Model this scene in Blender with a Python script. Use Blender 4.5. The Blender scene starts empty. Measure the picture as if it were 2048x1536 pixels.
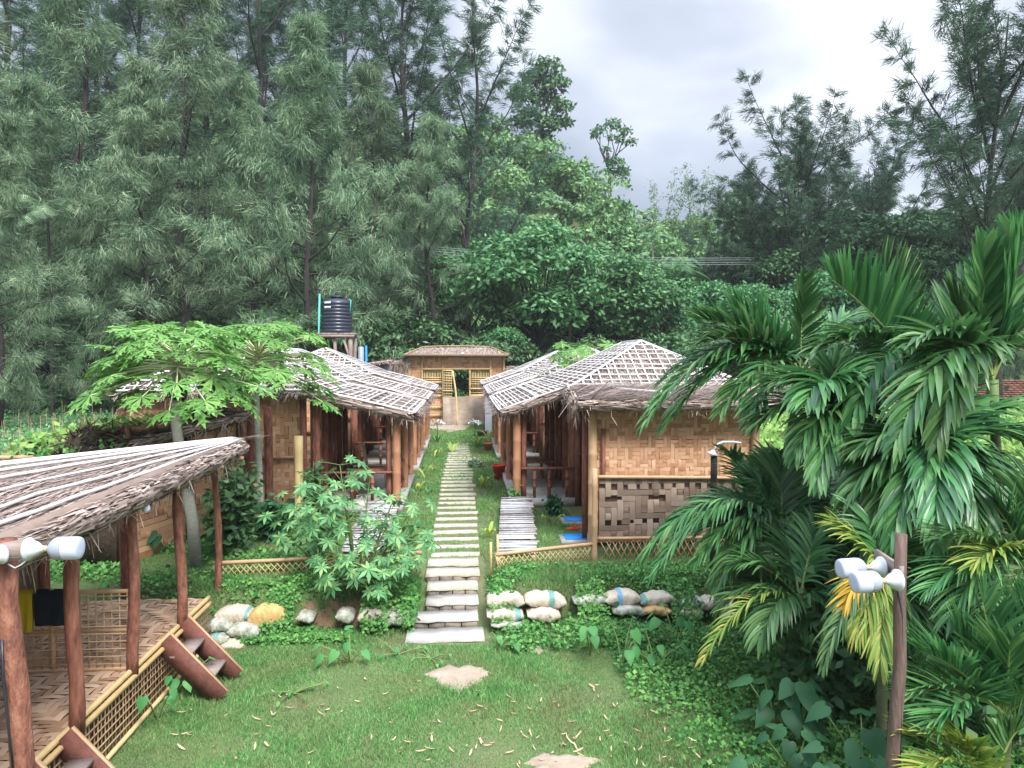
import bpy, math, random
import numpy as np
from mathutils import Vector
random.seed(5)
rng = np.random.default_rng(11)
D = bpy.data
scene = bpy.context.scene
COL = scene.collection
R = math.radians

# ------------------------------------------------------------------ camera
CAMZ = 3.25
cam_d = D.cameras.new('camera')
cam = D.objects.new('camera', cam_d)
COL.objects.link(cam)
scene.camera = cam
cam_d.sensor_width = 36.0
cam_d.lens = 1500 / 2048 * 36.0
cam_d.clip_start = 0.05
cam_d.clip_end = 2000
YAW = math.atan((1024 - 926) / 1500)
PITCH = math.atan(53 / 1500)
cam.location = (0, 0, CAMZ)
cam.rotation_euler = (math.pi / 2 - PITCH, 0, -YAW)

# ------------------------------------------------------------------ sky, sun, exposure
SUN_EL, SUN_AZ = R(50), R(158)      # azimuth clockwise from +Y
world = D.worlds.new('World')
scene.world = world
world.use_nodes = True
wn, wl = world.node_tree.nodes, world.node_tree.links
wn.clear()
w_out = wn.new('ShaderNodeOutputWorld')
w_bg = wn.new('ShaderNodeBackground')
sky = wn.new('ShaderNodeTexSky')
sky.sky_type = 'NISHITA'
sky.sun_disc = False
sky.sun_elevation = SUN_EL
sky.sun_rotation = SUN_AZ
w_bg.inputs['Strength'].default_value = 0.12
tc = wn.new('ShaderNodeTexCoord')
mp = wn.new('ShaderNodeMapping')
mp.inputs['Scale'].default_value = (1.0, 1.0, 1.9)
mp.inputs['Location'].default_value = (0.35, 0.2, 0.12)
wl.new(tc.outputs['Generated'], mp.inputs[0])
n1 = wn.new('ShaderNodeTexNoise')
n1.inputs['Scale'].default_value = 2.6
n1.inputs['Detail'].default_value = 7
n1.inputs['Roughness'].default_value = 0.46
n1.inputs['Distortion'].default_value = 0.25
wl.new(mp.outputs[0], n1.inputs['Vector'])
def wdot(vec, lo, hi):
    v = wn.new('ShaderNodeVectorMath'); v.operation = 'DOT_PRODUCT'
    nv = Vector(vec).normalized()
    v.inputs[1].default_value = nv
    wl.new(tc.outputs['Generated'], v.inputs[0])
    m = wn.new('ShaderNodeMapRange'); m.interpolation_type = 'SMOOTHSTEP'
    m.inputs[1].default_value = lo; m.inputs[2].default_value = hi
    wl.new(v.outputs['Value'], m.inputs[0])
    return m.outputs[0]
def wmath(op, a, b):
    m = wn.new('ShaderNodeMath'); m.operation = op
    for i, x in enumerate((a, b)):
        if isinstance(x, (int, float)): m.inputs[i].default_value = x
        else: wl.new(x, m.inputs[i])
    return m.outputs[0]
# a bright gap in the overcast up and to the right, a heavier grey bank under it
bright = wdot((0.34, 1.0, 0.50), 0.93, 0.995)
dark = wdot((0.24, 1.0, 0.27), 0.965, 0.998)
f = wmath('ADD', n1.outputs['Fac'], wmath('MULTIPLY', bright, 0.26))
f = wmath('SUBTRACT', f, wmath('MULTIPLY', dark, 0.24))
ramp = wn.new('ShaderNodeValToRGB')
e = ramp.color_ramp.elements
e[0].position = 0.36; e[0].color = (1.85, 2.1, 2.65, 1)
e[1].position = 0.80; e[1].color = (6.0, 6.15, 6.4, 1)
x = e.new(0.58); x.color = (3.2, 3.5, 4.15, 1)
wl.new(f, ramp.inputs[0])
mix = wn.new('ShaderNodeMix'); mix.data_type = 'RGBA'
mix.inputs[0].default_value = 0.92
wl.new(sky.outputs[0], mix.inputs[6])
wl.new(ramp.outputs[0], mix.inputs[7])
# overcast luminance: cloud overhead brighter than the horizon, boosted out of view for fill
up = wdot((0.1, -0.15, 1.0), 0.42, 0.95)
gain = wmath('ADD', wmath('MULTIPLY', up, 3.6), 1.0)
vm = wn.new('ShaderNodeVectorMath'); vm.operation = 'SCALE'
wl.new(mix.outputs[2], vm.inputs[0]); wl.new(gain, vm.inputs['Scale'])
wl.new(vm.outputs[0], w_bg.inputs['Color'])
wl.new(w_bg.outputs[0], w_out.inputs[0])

sun_d = D.lights.new('sun', 'SUN')
sun_d.energy = 2.9
sun_d.angle = R(20)
sun_d.color = (1.0, 0.975, 0.94)
sun = D.objects.new('sun', sun_d)
COL.objects.link(sun)
sdir = Vector((math.sin(SUN_AZ) * math.cos(SUN_EL), math.cos(SUN_AZ) * math.cos(SUN_EL), math.sin(SUN_EL)))
sun.rotation_euler = sdir.to_track_quat('Z', 'Y').to_euler()
scene.view_settings.view_transform = 'Standard'
scene.view_settings.look = 'None'
scene.view_settings.exposure = 0.94
scene.view_settings.gamma = 1.0
scene.cycles.max_bounces = 6
scene.cycles.diffuse_bounces = 3
scene.cycles.transmission_bounces = 3
scene.cycles.transparent_max_bounces = 4
scene.cycles.caustics_reflective = False
scene.cycles.caustics_refractive = False

# ------------------------------------------------------------------ helpers
def V(*a): return np.array(a, float)
def nrm(v):
    v = np.asarray(v, float)
    return v / (np.linalg.norm(v, axis=-1, keepdims=True) + 1e-12)
FW = V(math.sin(YAW), math.cos(YAW), 0); RT = V(math.cos(YAW), -math.sin(YAW), 0)
def at(u, v, y):
    """world point at world Y = y seen at photo pixel (u, v)"""
    d = FW * math.cos(PITCH) + V(0, 0, -math.sin(PITCH))
    up = FW * math.sin(PITCH) + V(0, 0, math.cos(PITCH))
    r = d + RT * (u - 1024) / 1500 + up * (768 - v) / 1500
    return V(0, 0, CAMZ) + r * (y / r[1])
def gnd(u, v, z):
    d = FW * math.cos(PITCH) + V(0, 0, -math.sin(PITCH))
    up = FW * math.sin(PITCH) + V(0, 0, math.cos(PITCH))
    r = d + RT * (u - 1024) / 1500 + up * (768 - v) / 1500
    return V(0, 0, CAMZ) + r * ((z - CAMZ) / r[2])

ORG = {}
class M:
    def __init__(s): s.v = []; s.f = {3: [], 4: []}; s.n = 0; s.ng = []
    def add(s, verts, faces):
        verts = np.asarray(verts, float).reshape(-1, 3)
        s.v.append(verts)
        for f in faces:
            if len(f) in (3, 4): s.f[len(f)].append(np.asarray(f, np.int64)[None] + s.n)
            else: s.ng.append([i + s.n for i in f])
        s.n += len(verts)
    def arr(s, Q):
        """disjoint polygons, array (N, k, 3), k 3 or 4"""
        Q = np.asarray(Q, float)
        if len(Q) == 0: return
        N, k, _ = Q.shape
        s.v.append(Q.reshape(-1, 3))
        s.f[k].append(np.arange(N * k).reshape(N, k) + s.n)
        s.n += N * k
    def mesh(s, verts, F):
        verts = np.asarray(verts, float).reshape(-1, 3)
        F = np.asarray(F, np.int64)
        s.v.append(verts); s.f[F.shape[1]].append(F + s.n); s.n += len(verts)
    def merge(s, o, T=None):
        if not o.v: return
        vv = np.concatenate(o.v)
        if T is not None: vv = T(vv)
        s.v.append(vv)
        for k in (3, 4):
            for a in o.f[k]: s.f[k].append(a + s.n)
        for g in o.ng: s.ng.append([i + s.n for i in g])
        s.n += len(vv)
    def data(s, name, mat, org=(0, 0, 0), smooth=False):
        me = D.meshes.new(name)
        vv = np.concatenate(s.v) - np.asarray(org, float)
        loops = []; starts = []; tot = []; c = 0
        for k in (3, 4):
            if s.f[k]:
                A = np.concatenate(s.f[k])
                loops.append(A.reshape(-1)); starts.append(np.arange(len(A)) * k + c); tot.append(np.full(len(A), k)); c += A.size
        for g in s.ng:
            loops.append(np.array(g)); starts.append(np.array([c])); tot.append(np.array([len(g)])); c += len(g)
        loops = np.concatenate(loops); starts = np.concatenate(starts); tot = np.concatenate(tot)
        me.vertices.add(len(vv)); me.vertices.foreach_set('co', vv.astype(np.float32).reshape(-1))
        me.loops.add(len(loops)); me.loops.foreach_set('vertex_index', loops.astype(np.int32))
        me.polygons.add(len(starts))
        me.polygons.foreach_set('loop_start', starts.astype(np.int32))
        me.polygons.foreach_set('loop_total', tot.astype(np.int32))
        if smooth: me.polygons.foreach_set('use_smooth', np.ones(len(starts), bool))
        me.update(calc_edges=True)
        me.materials.append(mat)
        return me

def tag(o, label=None, cat=None, group=None, kind=None):
    if label: o['label'] = label
    if cat: o['category'] = cat
    if group: o['group'] = group
    if kind: o['kind'] = kind
    return o
def thing(name, loc, label, cat, group=None, kind=None):
    o = D.objects.new(name, None); COL.objects.link(o)
    o.location = loc; o.empty_display_size = 0.1
    ORG[o.name] = np.array(loc, float)
    return tag(o, label, cat, group, kind)
def part(name, m, mat, parent, smooth=False, label=None):
    """a mesh authored in world coordinates, under its thing or part"""
    org = ORG[parent.name]
    o = D.objects.new(name, m.data(name, mat, org, smooth)); COL.objects.link(o)
    o.parent = parent
    ORG[o.name] = org
    if label: o['label'] = label
    return o
def solo(name, m, mat, loc=(0, 0, 0), label=None, cat=None, group=None, kind=None, smooth=False):
    o = D.objects.new(name, m.data(name, mat, loc, smooth)); COL.objects.link(o)
    o.location = loc
    ORG[o.name] = np.array(loc, float)
    return tag(o, label, cat, group, kind)
def dup(root, loc, rz=0, sc=1, label=None, group=None, tilt=(0, 0)):
    r = root.copy(); COL.objects.link(r)
    r.location = loc; r.rotation_euler = (tilt[0], tilt[1], rz)
    r.scale = (sc,) * 3 if isinstance(sc, (int, float)) else sc
    if label: r['label'] = label
    if group: r['group'] = group
    for ch in list(root.children):
        c = ch.copy(); COL.objects.link(c); c.parent = r
        for g in list(ch.children):
            d = g.copy(); COL.objects.link(d); d.parent = c
    return r

# ---- shapes
def frame(d, up=(0, 0, 1)):
    d = nrm(d); u = np.asarray(up, float)
    if abs(np.dot(d, u)) > 0.98: u = V(1, 0, 0)
    a = nrm(np.cross(d, u)); b = np.cross(a, d)
    return a, b
def tube(m, pts, r, n=8, cap=True, wob=0.0):
    pts = [np.asarray(p, float) for p in pts]
    k = len(pts)
    rr = [r] * k if isinstance(r, (int, float)) else list(r)
    vs = []
    a0 = None
    for i in range(k):
        d = pts[min(i + 1, k - 1)] - pts[max(i - 1, 0)]
        if a0 is None: a, b = frame(d)
        else:
            d = nrm(d); a = nrm(a0 - d * np.dot(a0, d)); b = np.cross(a, d)
        a0 = a
        for j in range(n):
            t = 2 * math.pi * j / n
            q = rr[i] * (1 + wob * (rng.random() - .5))
            vs.append(pts[i] + a * math.cos(t) * q + b * math.sin(t) * q)
    F = []
    for i in range(k - 1):
        for j in range(n):
            j2 = (j + 1) % n
            F.append((i * n + j, i * n + j2, (i + 1) * n + j2, (i + 1) * n + j))
    if cap:
        F.append(tuple(range(n))[::-1]); F.append(tuple((k - 1) * n + j for j in range(n)))
    m.add(vs, F)
def pole(m, p0, p1, r, n=8, node=0.3, bulge=1.12, bend=0.0, taper=1.0):
    """bamboo or log pole with swollen nodes"""
    p0 = np.asarray(p0, float); p1 = np.asarray(p1, float)
    L = np.linalg.norm(p1 - p0)
    a, b = frame(p1 - p0)
    pts, rr = [], []
    nn = max(1, int(L / node))
    off = a * rng.normal() * bend + b * rng.normal() * bend
    def P(t): return p0 + (p1 - p0) * t + off * math.sin(math.pi * t)
    def rad(t): return r * (1 + (taper - 1) * t)
    pts.append(P(0)); rr.append(r)
    for i in range(nn):
        t = (i + 0.5 + rng.uniform(-.12, .12)) / nn
        e = 0.012 / L
        for dt, s in ((-2 * e, 1), (0, bulge), (2 * e, 1)):
            if 0 < t + dt < 1: pts.append(P(t + dt)); rr.append(rad(t) * s)
    pts.append(P(1)); rr.append(rad(1))
    tube(m, pts, rr, n)
def box(m, c, s, rz=0, rx=0, ry=0):
    c = np.asarray(c, float); hx, hy, hz = [q / 2 for q in s]
    vs = np.array([(x, y, z) for z in (-hz, hz) for y in (-hy, hy) for x in (-hx, hx)])
    from mathutils import Euler
    Rm = np.array(Euler((rx, ry, rz)).to_matrix())
    m.add(vs @ Rm.T + c, [(0, 2, 3, 1), (4, 5, 7, 6), (0, 1, 5, 4), (2, 6, 7, 3), (0, 4, 6, 2), (1, 3, 7, 5)])
def bar(m, p0, p1, w, h, up=(0, 0, 1)):
    p0 = np.asarray(p0, float); p1 = np.asarray(p1, float)
    a, b = frame(p1 - p0, up)
    a = a * w / 2; b = b * h / 2
    vs = [p0 - a - b, p0 + a - b, p0 + a + b, p0 - a + b, p1 - a - b, p1 + a - b, p1 + a + b, p1 - a + b]
    m.add(vs, [(3, 2, 1, 0), (4, 5, 6, 7), (0, 1, 5, 4), (1, 2, 6, 5), (2, 3, 7, 6), (3, 0, 4, 7)])
def quad(m, a, b, c, d): m.add([a, b, c, d], [(0, 1, 2, 3)])
def slab(m, a, b, c, d, t):
    """quad a,b,c,d extruded downwards by t"""
    P = [np.asarray(p, float) for p in (a, b, c, d)]
    Q = [p - V(0, 0, t) for p in P]
    m.add(P + Q, [(0, 1, 2, 3), (7, 6, 5, 4), (0, 4, 5, 1), (1, 5, 6, 2), (2, 6, 7, 3), (3, 7, 4, 0)])
def lathe(m, c, prof, ax=(0, 0, 1), n=20):
    """prof: (distance along axis, radius)"""
    ax = nrm(ax); a, b = frame(ax); c = np.asarray(c, float)
    vs = []
    for h, r in prof:
        for j in range(n):
            t = 2 * math.pi * j / n
            vs.append(c + ax * h + (a * math.cos(t) + b * math.sin(t)) * r)
    F = [(i * n + j, i * n + (j + 1) % n, (i + 1) * n + (j + 1) % n, (i + 1) * n + j) for i in range(len(prof) - 1) for j in range(n)]
    F += [tuple(range(n))[::-1], tuple((len(prof) - 1) * n + j for j in range(n))]
    m.add(vs, F)
def weave(m, O, U, W, w, h, s, over=None, lift=0.008, gap=0.06, hole=None, jit=0.06):
    """interlaced flat strips over a w x h rectangle at O; U, W unit axes, normal U x W"""
    O = np.asarray(O, float); U = nrm(U); W = nrm(W); N = np.cross(U, W)
    over = over or (lambda i, j: (i + j) % 4 < 2)
    ni, nj = int(w / s + .5), int(h / s + .5)
    su, sv = w / ni, h / nj
    B = np.array([[over(i, j) for j in range(nj)] for i in range(ni)])
    H = np.array([[bool(hole and hole(i, j)) for j in range(nj)] for i in range(ni)])
    Q = []
    for vert in (True, False):
        A = B if vert else ~B
        A = A & ~H
        A = A if vert else A.T
        sa, sb = (su, sv) if vert else (sv, su)
        for i in range(A.shape[0]):
            j = 0; g = rng.uniform(0, 2 * gap)
            while j < A.shape[1]:
                if A[i, j]:
                    k = j
                    while k < A.shape[1] and A[i, k]: k += 1
                    a0, a1 = (i + g / 2) * sa, (i + 1 - g / 2) * sa
                    b0, b1 = max(0, j - .22) * sb, min(A.shape[1], k + .22) * sb
                    jt = rng.normal() * jit * sa * .3
                    lf = lift * rng.uniform(.7, 1.3)
                    rows = []
                    for bb, hh in ((b0, -.2), (b0 + (b1 - b0) * .3, 1), (b0 + (b1 - b0) * .7, 1), (b1, -.2)):
                        if vert: p = (O + U * (a0 + jt) + W * bb + N * lf * hh, O + U * (a1 + jt) + W * bb + N * lf * hh)
                        else: p = (O + U * bb + W * (a0 + jt) + N * lf * hh, O + U * bb + W * (a1 + jt) + N * lf * hh)
                        rows += p
                    m.add(rows, [(0, 1, 3, 2), (2, 3, 5, 4), (4, 5, 7, 6)] if vert else [(1, 0, 2, 3), (3, 2, 4, 5), (5, 4, 6, 7)])
                    j = k
                else: j += 1
def strands(m, S, n, L, w, dirf, lift=0.02, dz=0.02):
    """n thin thatch strands over a surface S(a, b) -> point, following dirf"""
    A = rng.random((n, 2))
    for a, b in A:
        p = S(a, b) + V(0, 0, rng.uniform(0, lift))
        d = nrm(dirf(a, b) + rng.normal(size=3) * .16)
        l = L * rng.uniform(.5, 1.3)
        q = p + d * l; q[2] += rng.uniform(-dz, dz)
        x = nrm(np.cross(d, V(0, 0, 1))) * w * rng.uniform(.5, 1.2)
        m.arr(np.array([[p - x, p + x, q + x * .4, q - x * .4]]))
def bil(a, b, c, d):
    a, b, c, d = [np.asarray(q, float) for q in (a, b, c, d)]
    return lambda s, t: (a * (1 - s) + b * s) * (1 - t) + (d * (1 - s) + c * s) * t

# ---- materials
def mat(name, cols, rough=.8, isl=1.0, noise=0.0, ns=6.0, st=(1, 1, 1), bump=0.0, bs=40.0, trans=0.0, spec=.3,
        obj=0.0, metal=0.0, patch=0.0, ps=0.5, patchcol=None, sheen=0):
    mt = D.materials.new(name); mt.use_nodes = True
    n, l = mt.node_tree.nodes, mt.node_tree.links
    b = n['Principled BSDF']; out = n['Material Output']
    b.inputs['Roughness'].default_value = rough
    b.inputs['Specular IOR Level'].default_value = spec
    b.inputs['Metallic'].default_value = metal
    def mth(op, x, y):
        q = n.new('ShaderNodeMath'); q.operation = op
        for i, z in enumerate((x, y)):
            if isinstance(z, (int, float)): q.inputs[i].default_value = z
            else: l.new(z, q.inputs[i])
        return q.outputs[0]
    geo = n.new('ShaderNodeNewGeometry'); tcx = n.new('ShaderNodeTexCoord')
    mpn = n.new('ShaderNodeMapping'); mpn.inputs['Scale'].default_value = st
    l.new(tcx.outputs['Object'], mpn.inputs[0])
    fac = mth('MULTIPLY', geo.outputs['Random Per Island'], isl)
    if noise:
        nz = n.new('ShaderNodeTexNoise'); nz.inputs['Scale'].default_value = ns; nz.inputs['Detail'].default_value = 5
        nz.inputs['Roughness'].default_value = .6
        l.new(mpn.outputs[0], nz.inputs['Vector'])
        q = mth('MULTIPLY', mth('SUBTRACT', nz.outputs['Fac'], .5), noise * 2.2)
        fac = mth('ADD', mth('ADD', fac, q), (1 - isl) * .5)
    else:
        fac = mth('ADD', fac, (1 - isl) * .5)
    cr = n.new('ShaderNodeValToRGB'); el = cr.color_ramp.elements
    for i, c in enumerate(cols):
        p = i / max(1, len(cols) - 1)
        if i == 0: x = el[0]; x.position = p
        elif i == len(cols) - 1 and len(cols) > 1: x = el[len(el) - 1]; x.position = p
        else: x = el.new(p)
        x.color = (*c, 1)
    if len(cols) == 1: el[1].color = (*cols[0], 1)
    l.new(fac, cr.inputs[0])
    c = cr.outputs[0]
    if patch:
        pz = n.new('ShaderNodeTexNoise'); pz.inputs['Scale'].default_value = ps; pz.inputs['Detail'].default_value = 4
        l.new(tcx.outputs['Object'], pz.inputs['Vector'])
        mr = n.new('ShaderNodeMapRange'); mr.inputs[1].default_value = .42; mr.inputs[2].default_value = .66; mr.inputs[4].default_value = patch
        l.new(pz.outputs['Fac'], mr.inputs[0])
        mx = n.new('ShaderNodeMix'); mx.data_type = 'RGBA'
        l.new(mr.outputs[0], mx.inputs[0]); l.new(c, mx.inputs[6]); mx.inputs[7].default_value = (*patchcol, 1)
        c = mx.outputs[2]
    if obj:
        oi = n.new('ShaderNodeObjectInfo'); hs = n.new('ShaderNodeHueSaturation')
        l.new(mth('ADD', mth('MULTIPLY', oi.outputs['Random'], obj), 1 - obj * .5), hs.inputs['Value'])
        l.new(mth('ADD', mth('MULTIPLY', oi.outputs['Random'], obj * .08), .5 - obj * .04), hs.inputs['Hue'])
        l.new(c, hs.inputs['Color']); c = hs.outputs[0]
    l.new(c, b.inputs['Base Color'])
    if bump:
        bz = n.new('ShaderNodeTexNoise'); bz.inputs['Scale'].default_value = bs; bz.inputs['Detail'].default_value = 5
        l.new(mpn.outputs[0], bz.inputs['Vector'])
        bp = n.new('ShaderNodeBump'); bp.inputs['Strength'].default_value = bump; bp.inputs['Distance'].default_value = .02
        l.new(bz.outputs['Fac'], bp.inputs['Height']); l.new(bp.outputs[0], b.inputs['Normal'])
    if trans:
        tr = n.new('ShaderNodeBsdfTranslucent'); l.new(c, tr.inputs[0])
        ms = n.new('ShaderNodeMixShader'); ms.inputs[0].default_value = trans
        l.new(b.outputs[0], ms.inputs[1]); l.new(tr.outputs[0], ms.inputs[2]); l.new(ms.outputs[0], out.inputs[0])
    return mt
mWeave = mat('woven_bamboo', [(.34, .16, .08), (.54, .29, .155), (.65, .38, .22), (.72, .46, .29)], .65, .8, .25, 9, (1, 1, 1), .2, 60, patch=.35, ps=1.1, patchcol=(.36, .19, .10))
mWeaveGrey = mat('weathered_woven_bamboo', [(.16, .10, .075), (.29, .20, .145), (.42, .31, .23)], .75, .9, .25, 9, bump=.2, bs=60, patch=.4, ps=1.5, patchcol=(.30, .24, .2))
mWeaveFloor = mat('floor_mat_bamboo', [(.27, .15, .08), (.42, .26, .16), (.55, .37, .24), (.58, .42, .29)], .6, .9, .2, 9, bump=.1, bs=60, patch=.35, ps=1.0, patchcol=(.30, .18, .12))
mGap = mat('dark_gap', [(.09, .055, .035), (.13, .08, .05)], .9, 0, .4, 12)
mBamboo = mat('bamboo_pole', [(.30, .17, .09), (.48, .30, .17), (.60, .42, .24)], .55, .5, .4, 4, (3, 3, 3), .2, 30)
mBambooY = mat('yellow_bamboo', [(.42, .28, .12), (.58, .42, .20), (.66, .50, .27)], .5, .6, .3, 6, (2, 2, 2), .1, 30)
mLog = mat('debarked_log', [(.06, .026, .02), (.17, .064, .045), (.31, .13, .085), (.42, .21, .135)], .7, .2, .7, 6, (4, 4, 1.2), .7, 22)
mLogRed = mat('reddish_plank', [(.08, .03, .022), (.22, .085, .055), (.34, .15, .10)], .65, .3, .85, 6, (5, 5, 1.0), .35, 22)
mPorch = mat('porch_bamboo', [(.26, .11, .06), (.40, .19, .10), (.52, .28, .16)], .6, .6, .4, 5, (5, 5, 1.0), .3, 22)
mThatch = mat('thatch', [(.13, .09, .07), (.25, .185, .15), (.38, .295, .25), (.50, .41, .36)], .95, 1, .2, 8)
mThatchB = mat('thatch_base', [(.13, .095, .075), (.21, .16, .13), (.30, .235, .20)], .95, 0, .8, 14, (1, 1, 1), .8, 40)
mWhite = mat('bleached_strip', [(.44, .41, .39), (.62, .60, .58), (.74, .73, .72)], .7, .5, .5, 8, (3, 3, 3), .1, 30)
mWood = mat('grey_wood', [(.17, .13, .11), (.28, .22, .19), (.38, .31, .27)], .8, .4, .5, 6, (1, 6, 6), .3, 30)
mLadder = mat('ladder_board', [(.07, .03, .024), (.17, .065, .048), (.25, .11, .085)], .7, .3, .5, 6, (3, 3, 3), .3, 30)
mConc = mat('worn_concrete', [(.24, .23, .20), (.38, .365, .33), (.52, .50, .45)], .9, .3, .7, 5, (1, 1, 1), .3, 25)
mSlab = mat('stone_slab', [(.30, .27, .20), (.47, .43, .34), (.58, .55, .47)], .9, .6, .5, 7, (1, 1, 1), .3, 25, patch=.5, ps=3, patchcol=(.2, .22, .12))
mSack = mat('sack_cloth', [(.34, .28, .20), (.54, .47, .37), (.68, .62, .53)], .8, .3, .6, 6, (1, 1, 1), .5, 30, patch=.55, ps=5, patchcol=(.27, .21, .14))
mSackY = mat('yellow_sack', [(.34, .21, .08), (.50, .33, .12), (.60, .47, .24)], .75, .2, .6, 8, bump=.4, bs=30)
mSackM = mat('stained_sack', [(.16, .14, .10), (.42, .39, .32), (.66, .63, .56)], .8, .2, .9, 14, bump=.5, bs=30, patch=.6, ps=9, patchcol=(.12, .20, .13))
mTeal = mat('teal_print', [(.10, .24, .20), (.20, .36, .32)], .7, .3, .5, 20)
mBlueP = mat('blue_print', [(.10, .25, .42), (.2, .38, .5)], .7, .3, .5, 20)
mSoil = mat('soil', [(.10, .055, .03), (.19, .115, .07), (.28, .18, .12)], .95, 0, .8, 7, bump=.8, bs=20)
mBlack = mat('black_plastic', [(.014, .019, .034), (.028, .036, .06)], .35, 0, .5, 4, spec=.5)
mPipe = mat('green_pipe', [(.10, .50, .42)], .4, 0)
mWhiteP = mat('white_plastic', [(.60, .62, .68)], .4, 0, spec=.5)
mBulb = mat('bulb_diffuser', [(.52, .56, .72)], .3, 0, spec=.5)
mCollar = mat('bulb_collar', [(.34, .37, .44)], .45, 0, spec=.4)
mMat = mat('blue_mat', [(.02, .22, .68), (.03, .28, .78)], .8, 0, .5, 8)
mRed = mat('red_plastic', [(.55, .04, .02), (.70, .07, .03)], .5, 0, .5, 5)
mTin = mat('tin_sheet', [(.24, .29, .34), (.34, .39, .44)], .45, 0, .5, 3, metal=.3)
mNet = mat('greyish_sheet', [(.30, .22, .155), (.42, .33, .25), (.50, .43, .36)], .8, 0, .9, 2.2, (1, 1, 3))
mSlat = mat('ramp_slat', [(.20, .18, .17), (.42, .40, .39), (.62, .60, .60), (.72, .71, .71)], .75, .8, .6, 8, (2, 5, 5), .2, 30)
mYel = mat('yellow_towel', [(.48, .36, .01), (.58, .44, .02)], .95, 0, .6, 30, bump=.5, bs=120)
mNavy = mat('black_towel', [(.008, .012, .02), (.016, .022, .032)], .95, 0, .6, 30, bump=.5, bs=120)
mMud = mat('dark_thatch', [(.035, .024, .018), (.08, .055, .04), (.14, .10, .07)], .95, .8, .4, 8, bump=.6, bs=25)
mBrick = mat('brick', [(.17, .075, .055), (.25, .12, .09)], .9, 1, .4, 6)
mPostD = mat('dark_post_wood', [(.07, .045, .038), (.14, .09, .075), (.22, .15, .12)], .8, .2, .8, 5, (6, 6, 1), .5, 25)
mWire = mat('cable', [(.25, .27, .28)], .6, 0)
mBark = mat('bark', [(.018, .016, .015), (.04, .034, .031), (.085, .073, .066)], .95, .3, .6, 6, (4, 4, 1), .6, 20)
mBarkPale = mat('pale_bark', [(.20, .19, .16), (.32, .31, .26), (.42, .41, .35)], .85, .2, .6, 6, (2, 2, 5), .4, 20)
mStem = mat('green_stem', [(.10, .16, .05), (.20, .28, .09)], .6, .5, .4, 6)
# leaves
def leafmat(name, cols, trans=.25, rough=.55, spec=.35, **k): return mat(name, cols, rough, .85, k.pop('noise', .2), k.pop('ns', 1.2), trans=trans, spec=spec, **k)
mCas = leafmat('casuarina_needles', [(.05, .105, .055), (.11, .195, .105), (.23, .34, .20), (.42, .52, .32)], .25, .8, .1, noise=.75, ns=.55, obj=.25)
mCasD = leafmat('casuarina_needles_dark', [(.04, .09, .055), (.08, .15, .095), (.15, .24, .15)], .2, .8, .1, noise=.3, ns=.5, obj=.25)
mBroad = leafmat('broad_leaves', [(.035, .12, .05), (.065, .20, .075), (.12, .30, .11), (.22, .42, .16)], .28, .5, .35, noise=.35, ns=.6, obj=.3)
mHill = leafmat('hill_leaves', [(.05, .135, .05), (.10, .225, .08), (.18, .33, .12), (.31, .44, .19)], .25, .55, .3, noise=.5, ns=.16)
mDark = leafmat('dark_leaves', [(.035, .10, .04), (.07, .165, .06), (.14, .27, .10)], .2, .5, .4, noise=.3, ns=.5, obj=.3)
mPapaya = leafmat('papaya_leaf', [(.08, .22, .045), (.15, .34, .075), (.27, .47, .13)], .32, .5, .35, noise=.2, ns=3)
mCastor = leafmat('castor_leaf', [(.05, .17, .06), (.10, .27, .10), (.17, .37, .15), (.32, .48, .15)], .25, .5, .25, noise=.2, ns=2)
mPalm = leafmat('palm_leaf', [(.025, .095, .028), (.05, .165, .05), (.105, .255, .08), (.22, .38, .14)], .28, .33, .5, noise=.3, ns=2, obj=.5)
mPalmY = leafmat('yellowing_palm_leaf', [(.10, .22, .04), (.20, .32, .06), (.34, .40, .09), (.52, .40, .10)], .3, .5, .3, noise=.3, ns=3)
mPalmO = leafmat('orange_palm_leaf', [(.40, .32, .04), (.60, .36, .05), (.68, .44, .08)], .3, .5, .3, noise=.2, ns=3)
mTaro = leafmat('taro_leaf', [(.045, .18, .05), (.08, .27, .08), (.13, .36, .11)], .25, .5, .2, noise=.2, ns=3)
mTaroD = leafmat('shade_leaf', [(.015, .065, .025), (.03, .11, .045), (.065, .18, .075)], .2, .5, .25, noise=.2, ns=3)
mCover = leafmat('ground_cover_leaf', [(.035, .13, .03), (.07, .22, .05), (.13, .33, .08), (.24, .44, .12)], .25, .6, .25, noise=.35, ns=1.0)
mGrass = leafmat('grass_blade', [(.06, .19, .05), (.105, .30, .08), (.18, .41, .12), (.33, .49, .20)], .3, .7, .2, noise=.55, ns=2.2, patch=.6, ps=1.6, patchcol=(.25, .24, .11))
mYLeaf = leafmat('yellow_green_leaf', [(.20, .35, .05), (.35, .50, .08), (.50, .55, .15)], .3, .6, .2)
mDry = mat('dry_leaf', [(.42, .27, .14), (.58, .42, .26), (.66, .52, .38)], .8, 1)
mPetal = mat('white_petal', [(.70, .66, .70), (.80, .78, .80)], .7, 1, trans=.2)
mLawn = mat('lawn_soil', [(.07, .12, .04), (.10, .15, .05), (.15, .17, .07)], .95, 0, .8, 2.5, bump=.6, bs=30, patch=.55, ps=.8, patchcol=(.17, .13, .085))

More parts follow.
